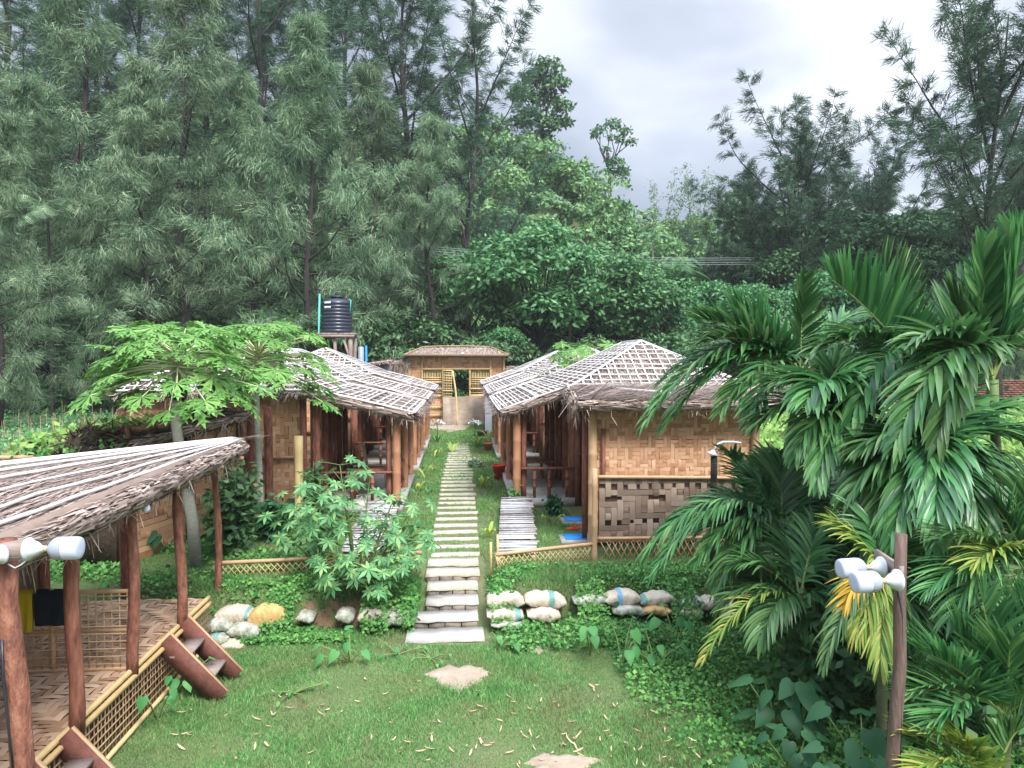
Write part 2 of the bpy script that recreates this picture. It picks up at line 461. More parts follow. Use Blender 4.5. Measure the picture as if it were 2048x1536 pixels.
def bil(a, b, c, d):
    a, b, c, d = [np.asarray(q, float) for q in (a, b, c, d)]
    return lambda s, t: (a * (1 - s) + b * s) * (1 - t) + (d * (1 - s) + c * s) * t
def strands(m, S, n, L, w, dirv, lift=0.02, dz=0.02, spread=.16, sag=0.0):
    A = rng.random((n, 2))
    p = S(A[:, :1], A[:, 1:]) + np.stack([np.zeros(n), np.zeros(n), rng.uniform(0, lift, n)], 1)
    d = nrm(np.asarray(dirv, float) + rng.normal(size=(n, 3)) * spread)
    l = L * rng.uniform(.5, 1.3, (n, 1))
    q = p + d * l; q[:, 2] += rng.uniform(-dz, dz, n) - sag * l[:, 0]
    x = nrm(np.cross(d, V(0, 0, 1))) * w * rng.uniform(.5, 1.2, (n, 1))
    m.arr(np.stack([p - x, p + x, q + x * .4, q - x * .4], 1))
def fringe(m, a, b, n, L, w=.008, out=(0, 0, 0)):
    """short ragged strands hanging from the line a-b"""
    a = np.asarray(a, float); b = np.asarray(b, float)
    t = rng.random((n, 1)); p = a + (b - a) * t + rng.normal(size=(n, 3)) * .03
    ln = L * rng.random((n, 1)) ** 2 + .04
    d = nrm(V(0, 0, -1) + rng.normal(size=(n, 3)) * .35 + np.asarray(out, float))
    q = p + d * ln; x = rng.normal(size=(n, 3)); x[:, 2] = 0; x = nrm(x) * w
    m.arr(np.stack([p - x, p + x, q + x * .3, q - x * .3], 1))
def roll(m, a, b, r, n=500, L=.3):
    """a shaggy bundle of thatch along a-b"""
    a = np.asarray(a, float); b = np.asarray(b, float); d = nrm(b - a)
    x, y = frame(d)
    t = rng.random((n, 1)); th = rng.uniform(0, 2 * math.pi, (n, 1)); rr = r * rng.uniform(.8, 1.2, (n, 1)) * (1 + .15 * np.sin(t * 23))
    p = a + (b - a) * t + (x * np.cos(th) + y * np.sin(th)) * rr
    dd = nrm(d + rng.normal(size=(n, 3)) * .07); q = p + dd * L * .8 * rng.uniform(.4, 1.2, (n, 1))
    s = nrm(np.cross(dd, x * np.cos(th) + y * np.sin(th))) * rng.uniform(.006, .014, (n, 1))
    m.arr(np.stack([p - s, p + s, q + s * .3, q - s * .3], 1))

# ------------------------------------------------------------------ ground
def sst(a, b, x):
    t = np.clip((x - a) / (b - a), 0, 1); return t * t * (3 - 2 * t)
def gh(x, y):
    x = np.asarray(x, float); y = np.asarray(y, float)
    near = sst(.75, .45, np.abs(x + .13)) if False else 1 - sst(.42, .7, np.abs(x + .13))
    h = .45 * (sst(8.98, 9.32, y + .04 * np.sin(x * 1.7)) * (1 - near) + sst(8.75, 10.5, y) * near)
    h = h + .014 * np.sin(x * 1.9 + y * .7) * np.cos(y * 1.3) * (y > 4)
    rx = np.interp(x, [-120, -54, -20, 0, 10, 14, 20, 28, 50, 80, 140], [18, 24, 25, 23.5, 19.5, 16.5, 13.5, 13.5, 12.5, 12, 10])
    h = h + (rx + 1.2 * np.sin(x * .23) + .8 * np.sin(x * .61)) * sst(50, 88, y + 3 * np.sin(x * .11)) * (1 - .35 * sst(95, 160, y))
    return h
xs = np.concatenate([np.linspace(-180, -76, 12), np.linspace(-70, -8, 40), np.linspace(-7.8, 7.8, 105), np.linspace(8, 70, 40), np.linspace(76, 180, 12)])
ys = np.concatenate([np.linspace(-60, 3, 8), np.linspace(3.2, 14, 110), np.linspace(14.5, 100, 110), np.linspace(103, 175, 14)])
GX, GY = np.meshgrid(xs, ys)
GZ = gh(GX, GY)
nx, ny = len(xs), len(ys)
ii = (np.arange(ny - 1)[:, None] * nx + np.arange(nx - 1)[None]).reshape(-1)
g = M(); g.mesh(np.stack([GX, GY, GZ], -1).reshape(-1, 3), np.stack([ii, ii + 1, ii + nx + 1, ii + nx], 1))
solo('ground', g, mLawn, kind='structure', smooth=True)
def G(x, y): return float(gh(x, y))

# bare earth patches
def earth(cx, cy, rx, ry, label):
    m = M(); n = 28; vs = [(cx, cy, G(cx, cy) + .02)]
    for k in (0.45, 0.8, 1.0):
        for j in range(n):
            t = 2 * math.pi * j / n; q = k * (1 + .18 * math.sin(3 * t + cx) + .1 * math.sin(7 * t))
            x, y = cx + rx * q * .92 * math.cos(t) * (1 + .12 * math.sin(11 * t)), cy + ry * q * math.sin(t) * (1 + .12 * math.cos(9 * t + 1))
            vs.append((x, y, G(x, y) + (.022 if k < 1 else -.01)))
    F = [(0, 1 + j, 1 + (j + 1) % n) for j in range(n)]
    for k in range(2):
        F += [(1 + k * n + j, 1 + (k + 1) * n + j, 1 + (k + 1) * n + (j + 1) % n, 1 + k * n + (j + 1) % n) for j in range(n)]
    m.add(vs, F); solo('bare_earth', m, mEarth, kind='structure', smooth=True)
mEarth = mat('trodden_earth', [(.22, .17, .12), (.34, .27, .20), (.42, .36, .29)], .95, 0, .7, 5, bump=.5, bs=25)
BARE = [(gnd(918, 1355, 0), .33, .30), (gnd(1120, 1528, 0), .30, .15), (gnd(1075, 1300, 0), .14, .1), (gnd(900, 855, .45), 1.0, 1.6)]
for c, a, b in BARE: earth(c[0], c[1], a, b, '')

# ------------------------------------------------------------------ path
def stone(m, cx, cy, w, d, z, t=.05, rz=0):
    n = 9; top = []; 
    for x in np.linspace(-w / 2, w / 2, n): top.append((x, -d / 2 + rng.normal() * .010, 0))
    for x in np.linspace(w / 2, -w / 2, n): top.append((x, d / 2 + rng.normal() * .012, 0))
    top = np.array(top); c, s = math.cos(rz), math.sin(rz)
    top = np.stack([top[:, 0] * c - top[:, 1] * s + cx, top[:, 0] * s + top[:, 1] * c + cy, np.full(len(top), z) + rng.normal(size=len(top)) * .003], 1)
    k = len(top); low = top - V(0, 0, t); low[:, :2] += (low[:, :2] - V(cx, cy)) * .03
    F = [tuple(range(k))] + [(j, j + k, (j + 1) % k + k, (j + 1) % k) for j in range(k)]
    m.add(np.concatenate([top, low]), F)
yy = 10.55; i = 0
while yy < 24.5:
    m = M(); w = .72 * rng.uniform(.93, 1.05) * (1 if yy < 19 else .9)
    x = -.13 + rng.normal() * .015
    stone(m, x, yy, w, .13 * rng.uniform(.75, 1.2), G(x, yy) + .032, rz=rng.normal() * .012)
    solo('path_slab', m, mSlab, (x, yy, G(x, yy)), 'pale narrow stone slab laid crosswise in the grass path between the huts', 'paving slab', 'slabs of the straight garden path')
    i += 1; yy += .47 + rng.normal() * .015
mRiser = mat('dark_riser', [(.10, .09, .075), (.19, .16, .13), (.30, .24, .18)], .9, .7, .6, 7, bump=.4, bs=25)  # riser colours kept darker than the treads for contrast
steps = [(8.63, .885, 0.055, 'lowest and widest step of the garden stair, pale bluish slab on the lawn'),
         (8.98, .78, .16, 'second step up of the garden stair, grey worn slab above the bottom one'),
         (9.30, .64, .25, 'third step up of the garden stair, buff worn top over a brick riser'),
         (9.60, .64, .34, 'fourth step up of the garden stair, pale top with a grass tuft at its side'),
         (9.93, .70, .42, 'fifth step up of the garden stair, whitish slab near the bank top'),
         (10.22, .68, .475, 'top step of the garden stair, buff slab where the flat path begins')]
for j, (y, w, z, lb) in enumerate(steps):
    m = M(); x = (889 - 926) / 1500 * y if j < 2 else -.14
    stone(m, x, y, w, .27 if j else .33, z, .05)
    t = thing('stair_step', (x, y, z - .11), lb, 'step')
    part('tread', m, mConc if j < 3 else mSlab, t)
    m = M()
    for k in range(4): box(m, (x - w / 2 + w * (k + .5) / 4, y - .085, z - .105 - .0015 * k), (w / 4 - .012, .08, .10))
    part('riser', m, mRiser, t)

# ------------------------------------------------------------------ sandbags
def sack(u0, u1, v0, v1, y, material, label, stripe=None, grp=None):
    u0, u1 = u0 - 2, u1 + 2
    a = at(u0, (v0 + v1) / 2, y); b = at(u1, (v0 + v1) / 2, y); hh = (v1 - v0) / 1500 * y / 2
    c = (a + b) / 2; L = np.linalg.norm(b - a) / 2 * 1.02; hh *= 1.06
    m = M(); nu, nv = 29, 16; vs = []; ph = rng.uniform(0, 6); hh *= .9
    for i in range(nu):
        s = -1 + 2 * i / (nu - 1)
        r = .98 - .12 * abs(s) ** 3; zf = max(.10, 1 - abs(s + .06 * math.sin(ph)) ** (3 + math.sin(ph))) ** .55
        for j in range(nv):
            t = 2 * math.pi * j / nv
            cy_, cz_ = math.cos(t), math.sin(t)
            k = r * (1 + .06 * math.sin(4 * s + ph + 2 * t) + .05 * math.sin(11 * s + t * 3 + ph) + .03 * math.sin(23 * s - t * 5))
            vs.append((c[0] + s * L, c[1] + .15 * k * np.sign(cy_) * abs(cy_) ** .6, c[2] + hh * k * zf * np.sign(cz_) * abs(cz_) ** .7 + .014 * math.sin(2 * s + ph) - .012 * abs(s) ** 2))
    F = [(i * nv + j, i * nv + (j + 1) % nv, (i + 1) * nv + (j + 1) % nv, (i + 1) * nv + j) for i in range(nu - 1) for j in range(nv)]
    F += [tuple(range(nv))[::-1], tuple((nu - 1) * nv + j for j in range(nv))]
    m.add(vs, F)
    base = (c[0], c[1], c[2] - hh)
    if stripe is None: solo('sandbag', m, material, base, label, 'sandbag', grp, smooth=True)
    else:
        t = thing('sandbag', base, label, 'sandbag', grp)
        part('sack', m, material, t, True)
        m2 = M(); s0, s1, mt = stripe
        vs = []
        for s in np.linspace(s0, s1, 5):
            r = .98 - .12 * abs(s) ** 3; zf = max(.10, 1 - abs(s + .06 * math.sin(ph)) ** (3 + math.sin(ph))) ** .55
            for j in range(nv):
                th = 2 * math.pi * j / nv; cy_, cz_ = math.cos(th), math.sin(th)
                k = r * (1 + .06 * math.sin(4 * s + ph + 2 * th) + .05 * math.sin(11 * s + th * 3 + ph) + .03 * math.sin(23 * s - th * 5)) * 1.03
                vs.append((c[0] + s * L, c[1] + .15 * k * np.sign(cy_) * abs(cy_) ** .6, c[2] + hh * k * zf * np.sign(cz_) * abs(cz_) ** .7 + .014 * math.sin(2 * s + ph) - .012 * abs(s) ** 2))
        m2.add(vs, [(i * nv + j, i * nv + (j + 1) % nv, (i + 1) * nv + (j + 1) % nv, (i + 1) * nv + j) for i in range(4) for j in range(nv)])
        part('print_band', m2, mt, t, True)
LG, RG = 'sandbags shoring the bank left of the stair', 'sandbags shoring the bank right of the stair'
sack(438, 502, 1208, 1242, 8.95, mSack, 'large beige sandbag left of the yellow one, with a teal end', (.72, .9, mTeal), LG)
sack(503, 574, 1207, 1257, 8.9, mSackY, 'yellow sandbag in the left row of sandbags', None, LG)
sack(416, 462, 1237, 1262, 8.78, mSackM, 'small mottled sandbag under the beige one nearest the veranda', None, LG)
sack(461, 520, 1243, 1272, 8.76, mSackM, 'white sandbag with dark square patches below the yellow one', None, LG)
sack(416, 458, 1262, 1283, 8.66, mSackM, 'green and white sandbag close behind the wooden ladder', (-.5, .2, mTeal), LG)
sack(448, 490, 1276, 1296, 8.6, mSack, 'lowest small beige sandbag in the left heap', None, LG)
sack(598, 628, 1222, 1240, 8.95, mSackM, 'torn sandbag scrap half sunk in the brown earth', None, LG)
sack(676, 708, 1214, 1242, 8.95, mSackM, 'torn stained sandbag right of the bare brown earth', None, LG)
sack(720, 769, 1212, 1243, 8.92, mSack, 'clean beige sandbag under the castor bush', None, LG)
sack(768, 826, 1219, 1250, 8.95, mSackM, 'ragged sandbag touching the left side of the stair', None, LG)
sack(976, 1045, 1182, 1214, 9.0, mSack, 'upper beige sandbag right beside the stair', None, RG)
sack(976, 1043, 1211, 1240, 8.88, mSack, 'lower beige sandbag right beside the stair, with a teal tip', (.55, .85, mTeal), RG)
sack(1052, 1128, 1182, 1214, 9.0, mSack, 'upper sandbag with a teal band, second from the stair', (.15, .42, mTeal), RG)
sack(1056, 1116, 1210, 1240, 8.88, mSack, 'lower sandbag second from the stair, half grown over', None, RG)
sack(984, 1046, 1236, 1252, 8.8, mSackM, 'flat sandbag scrap under the two beige ones beside the stair', None, RG)
sack(1148, 1206, 1184, 1210, 9.0, mSackM, 'sandbag behind the creeping weeds, third in the upper row', None, RG)
sack(1208, 1274, 1176, 1212, 9.0, mSack, 'bulging sandbag with a blue band in the right upper row', (-.25, .0, mBlueP), RG)
sack(1280, 1346, 1184, 1208, 9.0, mSack, 'beige sandbag right of the blue banded one', (-.95, -.65, mTeal), RG)
sack(1286, 1336, 1206, 1226, 8.9, mSackY, 'yellow sandbag below the upper right row', None, RG)
sack(1226, 1288, 1208, 1228, 8.9, mSackM, 'grey stained sandbag left of the low yellow one', None, RG)
sack(1436, 1500, 1200, 1226, 9.0, mSack, 'pale sandbag in the shade under the palm fronds', None, RG)
sack(1440, 1490, 1222, 1238, 8.9, mSackM, 'narrow sandbag lowest in the shade of the palms', None, RG)
sack(1348, 1400, 1188, 1212, 9.0, mSackM, 'grimy sandbag right of the last beige one in the upper row', None, RG)
sack(1344, 1398, 1210, 1230, 8.9, mSack, 'dull sandbag right of the low yellow one', None, RG)
sack(1396, 1440, 1194, 1216, 9.0, mSack, 'half hidden sandbag just left of the palm shade', None, RG)
for (u, v, w, h_) in ((640, 1240, 70, 60),):
    m = M(); a = at(u, v, 9.02); S = []
    for i in range(9):
        for j in range(7):
            S.append(a + V((i / 8 - .5) * 1.15, .12 * math.sin(i * 2.1 + j) * .3 - (6 - j) * .035 + .16, (j / 6 - .5) * .34 + .02 * math.sin(i * 3 + j)))
    m.add(S, [(j + i * 7, j + (i + 1) * 7, j + 1 + (i + 1) * 7, j + 1 + i * 7) for i in range(8) for j in range(6)])
    solo('soil_bank', m, mSoil, kind='structure', smooth=True)

# ------------------------------------------------------------------ huts
def ribbon(m, pts, N, w, h=.010):
    pts = np.array(pts); T = nrm(np.gradient(pts, axis=0)); a = nrm(np.cross(T, N)) * w; b = nrm(np.asarray(N, float)) * h
    vs = np.stack([pts - a, pts - a + b, pts + a + b, pts + a], 1).reshape(-1, 3); F = []
    for i in range(len(pts) - 1):
        for j in range(4): F.append((4 * i + j, 4 * i + (j + 1) % 4, 4 * i + 4 + (j + 1) % 4, 4 * i + 4 + j))
    m.mesh(vs, F)
def grid_strips(m, S, n1, n2, r=.014, off=.03, skip=0.0, N=None):
    c0 = S(.5, .5).reshape(3); N = nrm(np.cross(S(.6, .5).reshape(3) - c0, S(.5, .6).reshape(3) - c0)); N = N if N[2] > 0 else -N
    for k, n in ((0, n1), (1, n2)):
        for i in range(n + 1):
            if rng.random() < skip: continue
            c = min(1, max(0, (i + rng.normal() * .12) / n)); pts = []; dc = rng.normal() * .01
            for t in np.linspace(0, 1, 7):
                cc = min(1, max(0, c + dc * (t - .5) + rng.normal() * .003))
                p = S(t, cc) if k == 0 else S(cc, t)
                pts.append(np.asarray(p).reshape(3) + N * (off + .010 * k))
            ribbon(m, pts, N, r * rng.uniform(.7, 1.3))
def tri_strips(m, A, B, F, n, nv, off=.045, r=.016, N=V(0, 0, 1)):
    A, B, F = [np.asarray(q, float) for q in (A, B, F)]
    for i in range(1, n):
        q = (i + rng.normal() * .08) / n; lim = min(q, 1 - q) * 2
        a = A + (B - A) * q; e = a + (F - (A + B) / 2) * lim
        pts = [a + (e - a) * t + N * (off + rng.normal() * .003) + (B - A) * rng.normal() * .0012 for t in np.linspace(0, 1, 6)]
        tube(m, pts, r * rng.uniform(.75, 1.2), 4)
    for j in range(1, nv):
        q = (j + rng.normal() * .08) / nv; a = A + (F - A) * q; e = B + (F - B) * q
        pts = [a + (e - a) * t + N * (off + .01 + rng.normal() * .004) for t in np.linspace(0, 1, 8)]
        tube(m, pts, r * rng.uniform(.75, 1.2), 4)
def strip_pair(m, a, b, r=.02, off=.06, n=2, gap=.05):
    a = np.asarray(a, float); b = np.asarray(b, float)
    x, _ = frame(b - a)
    for k in range(n):
        o = x * (k - (n - 1) / 2) * gap + V(0, 0, off)
        pole(m, a + o, b + o, r, 5, .5, bend=.015)
def chair_geo(root, c, fx, wood):
    """open slatted porch chair; fx = +1 faces +X"""
    x, y, z = c
    m = M(); 
    for k in range(5): box(m, (x - .17 + .085 * k, y, z + .42), (.07, .42, .022))
    part('seat', m, wood, root)
    m = M(); bx = x - fx * .21
    for k in range(4): bar(m, (bx, y - .15 + k * .1, z + .44), (bx - fx * .08, y - .15 + k * .1, z + .86), .05, .014, (1, 0, 0))
    bar(m, (bx - fx * .08, y - .22, z + .87), (bx - fx * .08, y + .22, z + .87), .03, .07)
    part('backrest', m, wood, root)
    for sx in (-1, 1):
        for sy in (-1, 1):
            m = M(); bar(m, (x + sx * .19, y + sy * .19, z), (x + sx * .17, y + sy * .18, z + .41), .04, .04); part('leg', m, wood, root)
def hut(side, y0, y1, Xe, Xj, Xb, ze, zj, za, label, porch_detail=True, dens=1.0):
    Xc = (Xj + Xb) / 2; dr = 1.6 if y1 - y0 > 3.6 else 1.2
    s = side
    A, B, C_, D_ = V(Xj, y0, zj), V(Xb, y0, zj), V(Xb, y1, zj), V(Xj, y1, zj)
    F_, G_ = V(Xc, y0 + dr, za), V(Xc, max(y1 - dr, y0 + dr + .3), za)
    E0, E1 = V(Xe, y0, ze), V(Xe, y1, ze)
    t = thing('bamboo_hut', ((Xj + Xb) / 2, (y0 + y1) / 2, .45), label, 'hut', 'thatched bamboo huts lining the path')
    m = M(); th = .07
    faces = [(A, B, F_, F_), (E0, E1, D_, A), (A, D_, G_, F_), (B, C_, G_, F_), (D_, C_, G_, G_)]
    for q in faces:
        P = [np.array(p) for p in q]
        nn = np.cross(P[1] - P[0], P[2] - P[0])
        if nn[2] < 0: P = P[::-1] if not np.allclose(P[2], P[3]) else [P[1], P[0], P[2], P[3]]
        if np.allclose(P[2], P[3]):
            m.add(P[:3] + [p - V(0, 0, th) for p in P[:3]], [(0, 1, 2), (5, 4, 3), (0, 3, 4, 1), (1, 4, 5, 2), (2, 5, 3, 0)])
        else: slab(m, *P, th)
    roof = part('roof', m, mThatchB, t)
    m = M()
    for q, n in zip(faces, (1500, 2200, 2000, 800, 300)):
        S = bil(*q); down = (q[0] + q[1]) / 2 - (q[2] + q[3]) / 2
        if q is faces[1]: down = (q[0] - q[3])
        strands(m, S, int(n * dens * 1.3), .26, .011, nrm(down), .022, .006, .12)
    roll(m, E0 - V(0, 0, .03), A - V(0, 0, .05), .085, int(500 * dens))
    roll(m, E0 - V(0, 0, .03), E1 - V(0, 0, .03), .07, int(500 * dens))
    roll(m, A - V(0, 0, .02), B - V(0, 0, .02), .05, int(250 * dens))
    for a, b, n in ((E0, A, 160), (E0, E1, 160), (A, B, 120)): fringe(m, a - V(0, 0, .06), b - V(0, 0, .06), int(n * dens), .20)
    part('thatch_straw', m, mThatch, roof)
    m = M()
    # net of bleached strips
    nl = int((y1 - y0) / .30)
    grid_strips(m, bil(E0, E1, D_, A), nl, 4)
    grid_strips(m, bil(A, D_, G_, F_), nl, 6)
    tri_strips(m, A, B, F_, 18, 9, N=V(0, -.5, .8))
    grid_strips(m, bil(B, C_, G_, F_), nl, 6, skip=.2)
    for a, b in ((E0, E1), (E0, A), (E1, D_), (A, F_), (B, F_), (F_, G_), (A, B), (D_, G_), (C_, G_)): strip_pair(m, a, b, .017, .055)
    strip_pair(m, (E0 + A) / 2, (E1 + D_) / 2, .018, .06)
    part('roof_lattice', m, mWhite, roof)
    # walls
    ov = .22
    xa, xb = min(Xj, Xb) + ov * .4, max(Xj, Xb) - ov
    wy0, wy1 = y0 + ov, y1 - ov
    zt = zj - .06
    wt = M(); dk = M()
    irr = lambda i, j: ((i + j) % 4 < 2) ^ (hash((i * 7 + j * 13) % 29) % 9 == 0)
    cell = .075 if dens > .8 else .1
    weave(wt, (xa, wy0, .5), (1, 0, 0), (0, 0, 1), xb - xa, zt - .5, cell, irr)
    box(dk, ((xa + xb) / 2, wy0 + .035, (zt + .5) / 2), (xb - xa, .04, zt - .5))
    px = Xj + s * ov * .4
    Oy = (px, wy1, .6) if s > 0 else (px, wy0, .6)
    weave(wt, Oy, (0, -s, 0), (0, 0, 1), wy1 - wy0, zt - .6, .1, irr)
    box(dk, (px + s * .035, (wy0 + wy1) / 2, (zt + .6) / 2), (.04, wy1 - wy0 - .06, zt - .6))
    bx = Xb - s * ov
    box(dk, (bx, (wy0 + wy1) / 2, (zt + .5) / 2), (.04, wy1 - wy0, zt - .5))
    w = part('wall', wt, mWeave, t)
    part('wall_backing', dk, mGap, w)
    m = M()
    for x in np.linspace(xa + .03, xb - .03, 4): bar(m, (x, wy0 - .03, .45), (x, wy0 - .03, zt), .11, .05, (0, 1, 0))
    bar(m, (xa, wy0 - .06, 1.45), (xb, wy0 - .06, 1.45), .05, .03)
    for yq in np.linspace(wy0 + .05, wy1 - .05, 5): bar(m, (px - s * .04, yq, .6), (px - s * .04, yq, zt + .05), .05, .15, (1, 0, 0))
    part('wall_frame', m, mLogRed, t)
    # door onto the porch
    m = M(); dy = (y0 + y1) / 2
    bar(m, (px - s * .05, dy - .32, 1.45), (px - s * .05, dy + .32, 1.45), .06, 1.6)
    d_ = part('door', m, mLogRed, t)
    m = M(); tube(m, [(px - s * .09, dy - .24, 1.4), (px - s * .12, dy - .24, 1.4), (px - s * .12, dy - .24, 1.52), (px - s * .09, dy - .24, 1.52)], .01, 6)
    part('handle', m, mTin, d_)
    # porch
    m = M(); x0, x1 = sorted((Xe + s * .22, px - s * .03))
    box(m, ((x0 + x1) / 2, (y0 + y1) / 2, .53), (x1 - x0, y1 - y0 - .3, .17)); part('porch_floor', m, mConc, t)
    ex = Xe + s * .32
    zr = ze + (zj - ze) * abs((ex - Xe) / (Xj - Xe)) - .1
    ypts = np.linspace(y0 + .25, y1 - .25, 3)
    for yq in ypts:
        m = M(); pole(m, (ex, yq, .45), (ex, yq, zr), .075, 9, .35, 1.08, .01); part('porch_post', m, mPorch, t)
        m = M(); pole(m, (ex + s * .14, yq + .12, .6), (ex + s * .15, yq + .12, zr + .05), .055, 7, .4, 1.08, .01); part('porch_post', m, mLogRed, t)
    m = M()
    pole(m, (ex, y0 + .05, zr + .02), (ex, y1 - .05, zr + .02), .05, 7, .4)
    for yq in ypts: pole(m, (ex, yq, zr + .03), (px, yq, zj - .14), .04, 6, .4)
    part('porch_beam', m, mPorch, t)
    if porch_detail:
        m = M(); z1 = 1.17
        bar(m, (ex, y0 + .27, z1), (px - s * .05, y0 + .27, z1), .10, .035)
        for k in (.3, .55, .85):
            xq = ex + (px - ex) * k
            bar(m, (xq, y0 + .27, .62), (xq, y0 + .27, z1), .055, .055)
            for zz in (.8, .95): lathe(m, (xq, y0 + .27, zz), [(0, .03), (.02, .045), (.05, .045), (.07, .03)], n=8)
        part('porch_railing', m, mLogRed, t)
        m = M()
        for a, b in zip(ypts[:-1], ypts[1:]):
            bar(m, (ex, a + .08, z1), (ex, b - .08, z1), .05, .05)
            bar(m, (ex, a + .08, .8), (ex, b - .08, .8), .04, .04)
            for k in range(1, 5): 
                yq = a + (b - a) * k / 5; bar(m, (ex, yq, .8), (ex, yq, z1), .03, .03)
        part('porch_railing', m, mLogRed, t)
    return t, px, ex
RHUT = [(13.7, 18.6, 'nearest hut on the right, with a netted hip roof and a white slat ramp'),
        (20.3, 25.0, 'middle hut on the right, its roof edge showing behind the nearest one'),
        (27.2, 30.8, 'farthest hut on the right, next to the grey metal sheet')]
LHUT = [(13.4, 17.2, 'nearest hut on the left, its roof behind the two papaya trees'),
        (18.2, 21.6, 'middle hut on the left, roof stepping up behind the nearest one'),
        (22.4, 26.0, 'farthest hut on the left, below the black water tank')]
for i, (a, b, lb) in enumerate(RHUT): hut(1, a, b, .68 + .02 * i, 2.03, 5.3, 2.24, 2.70, 3.55 - .05 * i, lb, True, (1, .5, .35)[i])
for i, (a, b, lb) in enumerate(LHUT): hut(-1, a, b, -.88, -2.6, -6.1, (2.22, 2.2, 2.25)[i], (2.62, 2.66, 2.72)[i], (3.45, 3.42, 3.5)[i], lb, True, (1, .6, .5)[i])
# furniture on porches
mChair = mat('varnished_wood', [(.22, .10, .05), (.38, .20, .11)], .5, .4, .5, 6)
mTan = mat('tan_plastic', [(.50, .38, .24), (.58, .46, .32)], .5, 0, .4, 4)
for x, y, fx, mt_, lb in ((1.55, 16.4, -1, mChair, 'brown slatted chair on the porch of the nearest right hut'),
                          (1.45, 22.6, -1, mChair, 'brown slatted chair on the porch of the middle right hut'),
                          (-1.75, 15.4, 1, mTan, 'pale tan chair on the porch of the nearest left hut'),
                          (-1.75, 20.0, 1, mChair, 'dark brown chair on the porch of the middle left hut')):
    t = thing('porch_chair', (x, y, .615), lb, 'chair', 'chairs on the hut porches'); chair_geo(t, (x, y, .615), fx, mt_)
for x, y, lb in ((1.45, 15.2, 'low wooden table on the porch of the nearest right hut'), (-1.7, 14.3, 'low wooden table on the porch of the nearest left hut')):
    t = thing('porch_table', (x, y, .615), lb, 'table')
    m = M(); box(m, (x, y, 1.14), (.75, .5, .03)); part('table_top', m, mLogRed, t)
    for sx in (-1, 1):
        for sy in (-1, 1):
            m = M(); bar(m, (x + sx * .32, y + sy * .2, .615), (x + sx * .32, y + sy * .2, 1.125), .05, .05); part('leg', m, mLogRed, t)

# slat ramps up to the nearest porches
def ramp_(x0n, x1n, yn, zn, x0f, x1f, yf, zf, label):
    t = thing('slat_ramp', ((x0n + x1n) / 2, yn, zn - .1), label, 'ramp')
    m = M(); n = 27
    for k in range(n):
        q = (k + .5) / n
        a = V(x0n + (x0f - x0n) * q, yn + (yf - yn) * q, zn + (zf - zn) * (q ** .8)); b = V(x1n + (x1f - x1n) * q, a[1], a[2])
        a[2] += rng.normal() * .006; b[2] += rng.normal() * .006; a[1] += rng.normal() * .01; b[0] += rng.normal() * .015
        bar(m, a, b, (.075 if q < .5 else .06) + .03 * rng.random(), .012)
    part('slats', m, mSlat, t)
    for (xn, xf) in ((x0n + .05, x0f + .05), (x1n - .05, x1f - .05)):
        m = M(); pole(m, (xn, yn, zn - .06), ((xn + xf) / 2, (yn + yf) / 2, zn + (zf - zn) * .58 - .06), .035, 7, .4)
        pole(m, ((xn + xf) / 2, (yn + yf) / 2, zn + (zf - zn) * .58 - .06), (xf, yf, zf - .06), .035, 7, .4)
        part('runner', m, mBamboo, t)
    m = M()
    for xx in (x0n + .06, x1n - .06, (x0f + x0n) / 2, (x1f + x1n) / 2):
        yq = yn + .06 if xx in (x0n + .06, x1n - .06) else (yn + yf) / 2
        bar(m, (xx, yq, .40), (xx, yq, zn - .09), .05, .05)
    part('prop', m, mBamboo, t)
ramp_(.47, 1.02, 10.3, .52, .70, 1.28, 13.75, .68, 'bleached bamboo slat ramp leading up to the nearest right hut')
ramp_(-1.72, -1.15, 10.5, .53, -1.72, -1.12, 13.6, .68, 'bleached slat ramp behind the castor bush on the left')

# annex (wash room) in front of the nearest right hut
t = thing('wash_room', (3.0, 11.9, .45), 'woven bamboo wash room with a flat shaggy thatch roof, right of the blue mats', 'shed')
AX0, AX1, AY0, AY1 = 1.93, 4.35, 10.95, 13.6
m = M(); n2 = M()
dark_sq = lambda i, j: False
weave(m, (AX0, AY0, .5), (1, 0, 0), (0, 0, 1), AX1 - AX0, 2.0, .058, lambda i, j: (((i // 2) * 3 + j + (j // 7)) % 6 < 3) ^ ((i * 5 + j * 11) % 13 == 0), .009)
weave(m, (AX0 + .29, AY1, .5), (-.29, -(AY1 - AY0), 0), (0, 0, 1), math.hypot(.29, AY1 - AY0), 2.0, .09, lambda i, j: (i + j) % 4 < 2)
w = part('wall', m, mWeave, t)
box(n2, ((AX0 + AX1) / 2, AY0 + .035, 1.5), (AX1 - AX0, .04, 2.0)); bar(n2, (AX0 + .05, AY0 + .08, 1.5), (AX0 + .33, AY1, 1.5), .04, 2.0)
box(n2, (AX1, (AY0 + AY1) / 2, 1.5), (.04, AY1 - AY0, 2.0))
part('wall_backing', n2, mGap, w)
m = M(); pole(m, (AX0 - .03, AY0 - .07, .25), (AX0 - .03, AY0 - .07, 2.52), .065, 9, .4); pole(m, (AX1, AY0 - .06, .25), (AX1, AY0 - .06, 2.5), .06, 9, .4)
part('corner_post', m, mBamboo, t)
m = M(); bar(m, (AX0 - .07, AY0 + .35, .5), (AX0 - .07, AY0 + .35, 2.5), .09, .07, (0, 1, 0)); bar(m, (AX0 + .13, AY0 - .05, 1.0), (AX0 + .13, AY0 - .05, 2.2), .06, .03, (0, 1, 0))
part('door_frame', m, mLogRed, t)
m = M(); bar(m, (AX0 - .0, 11.2, .5), (AX0 + .16, 12.6, .5), .10, .14); part('footing', m, mConc, t)
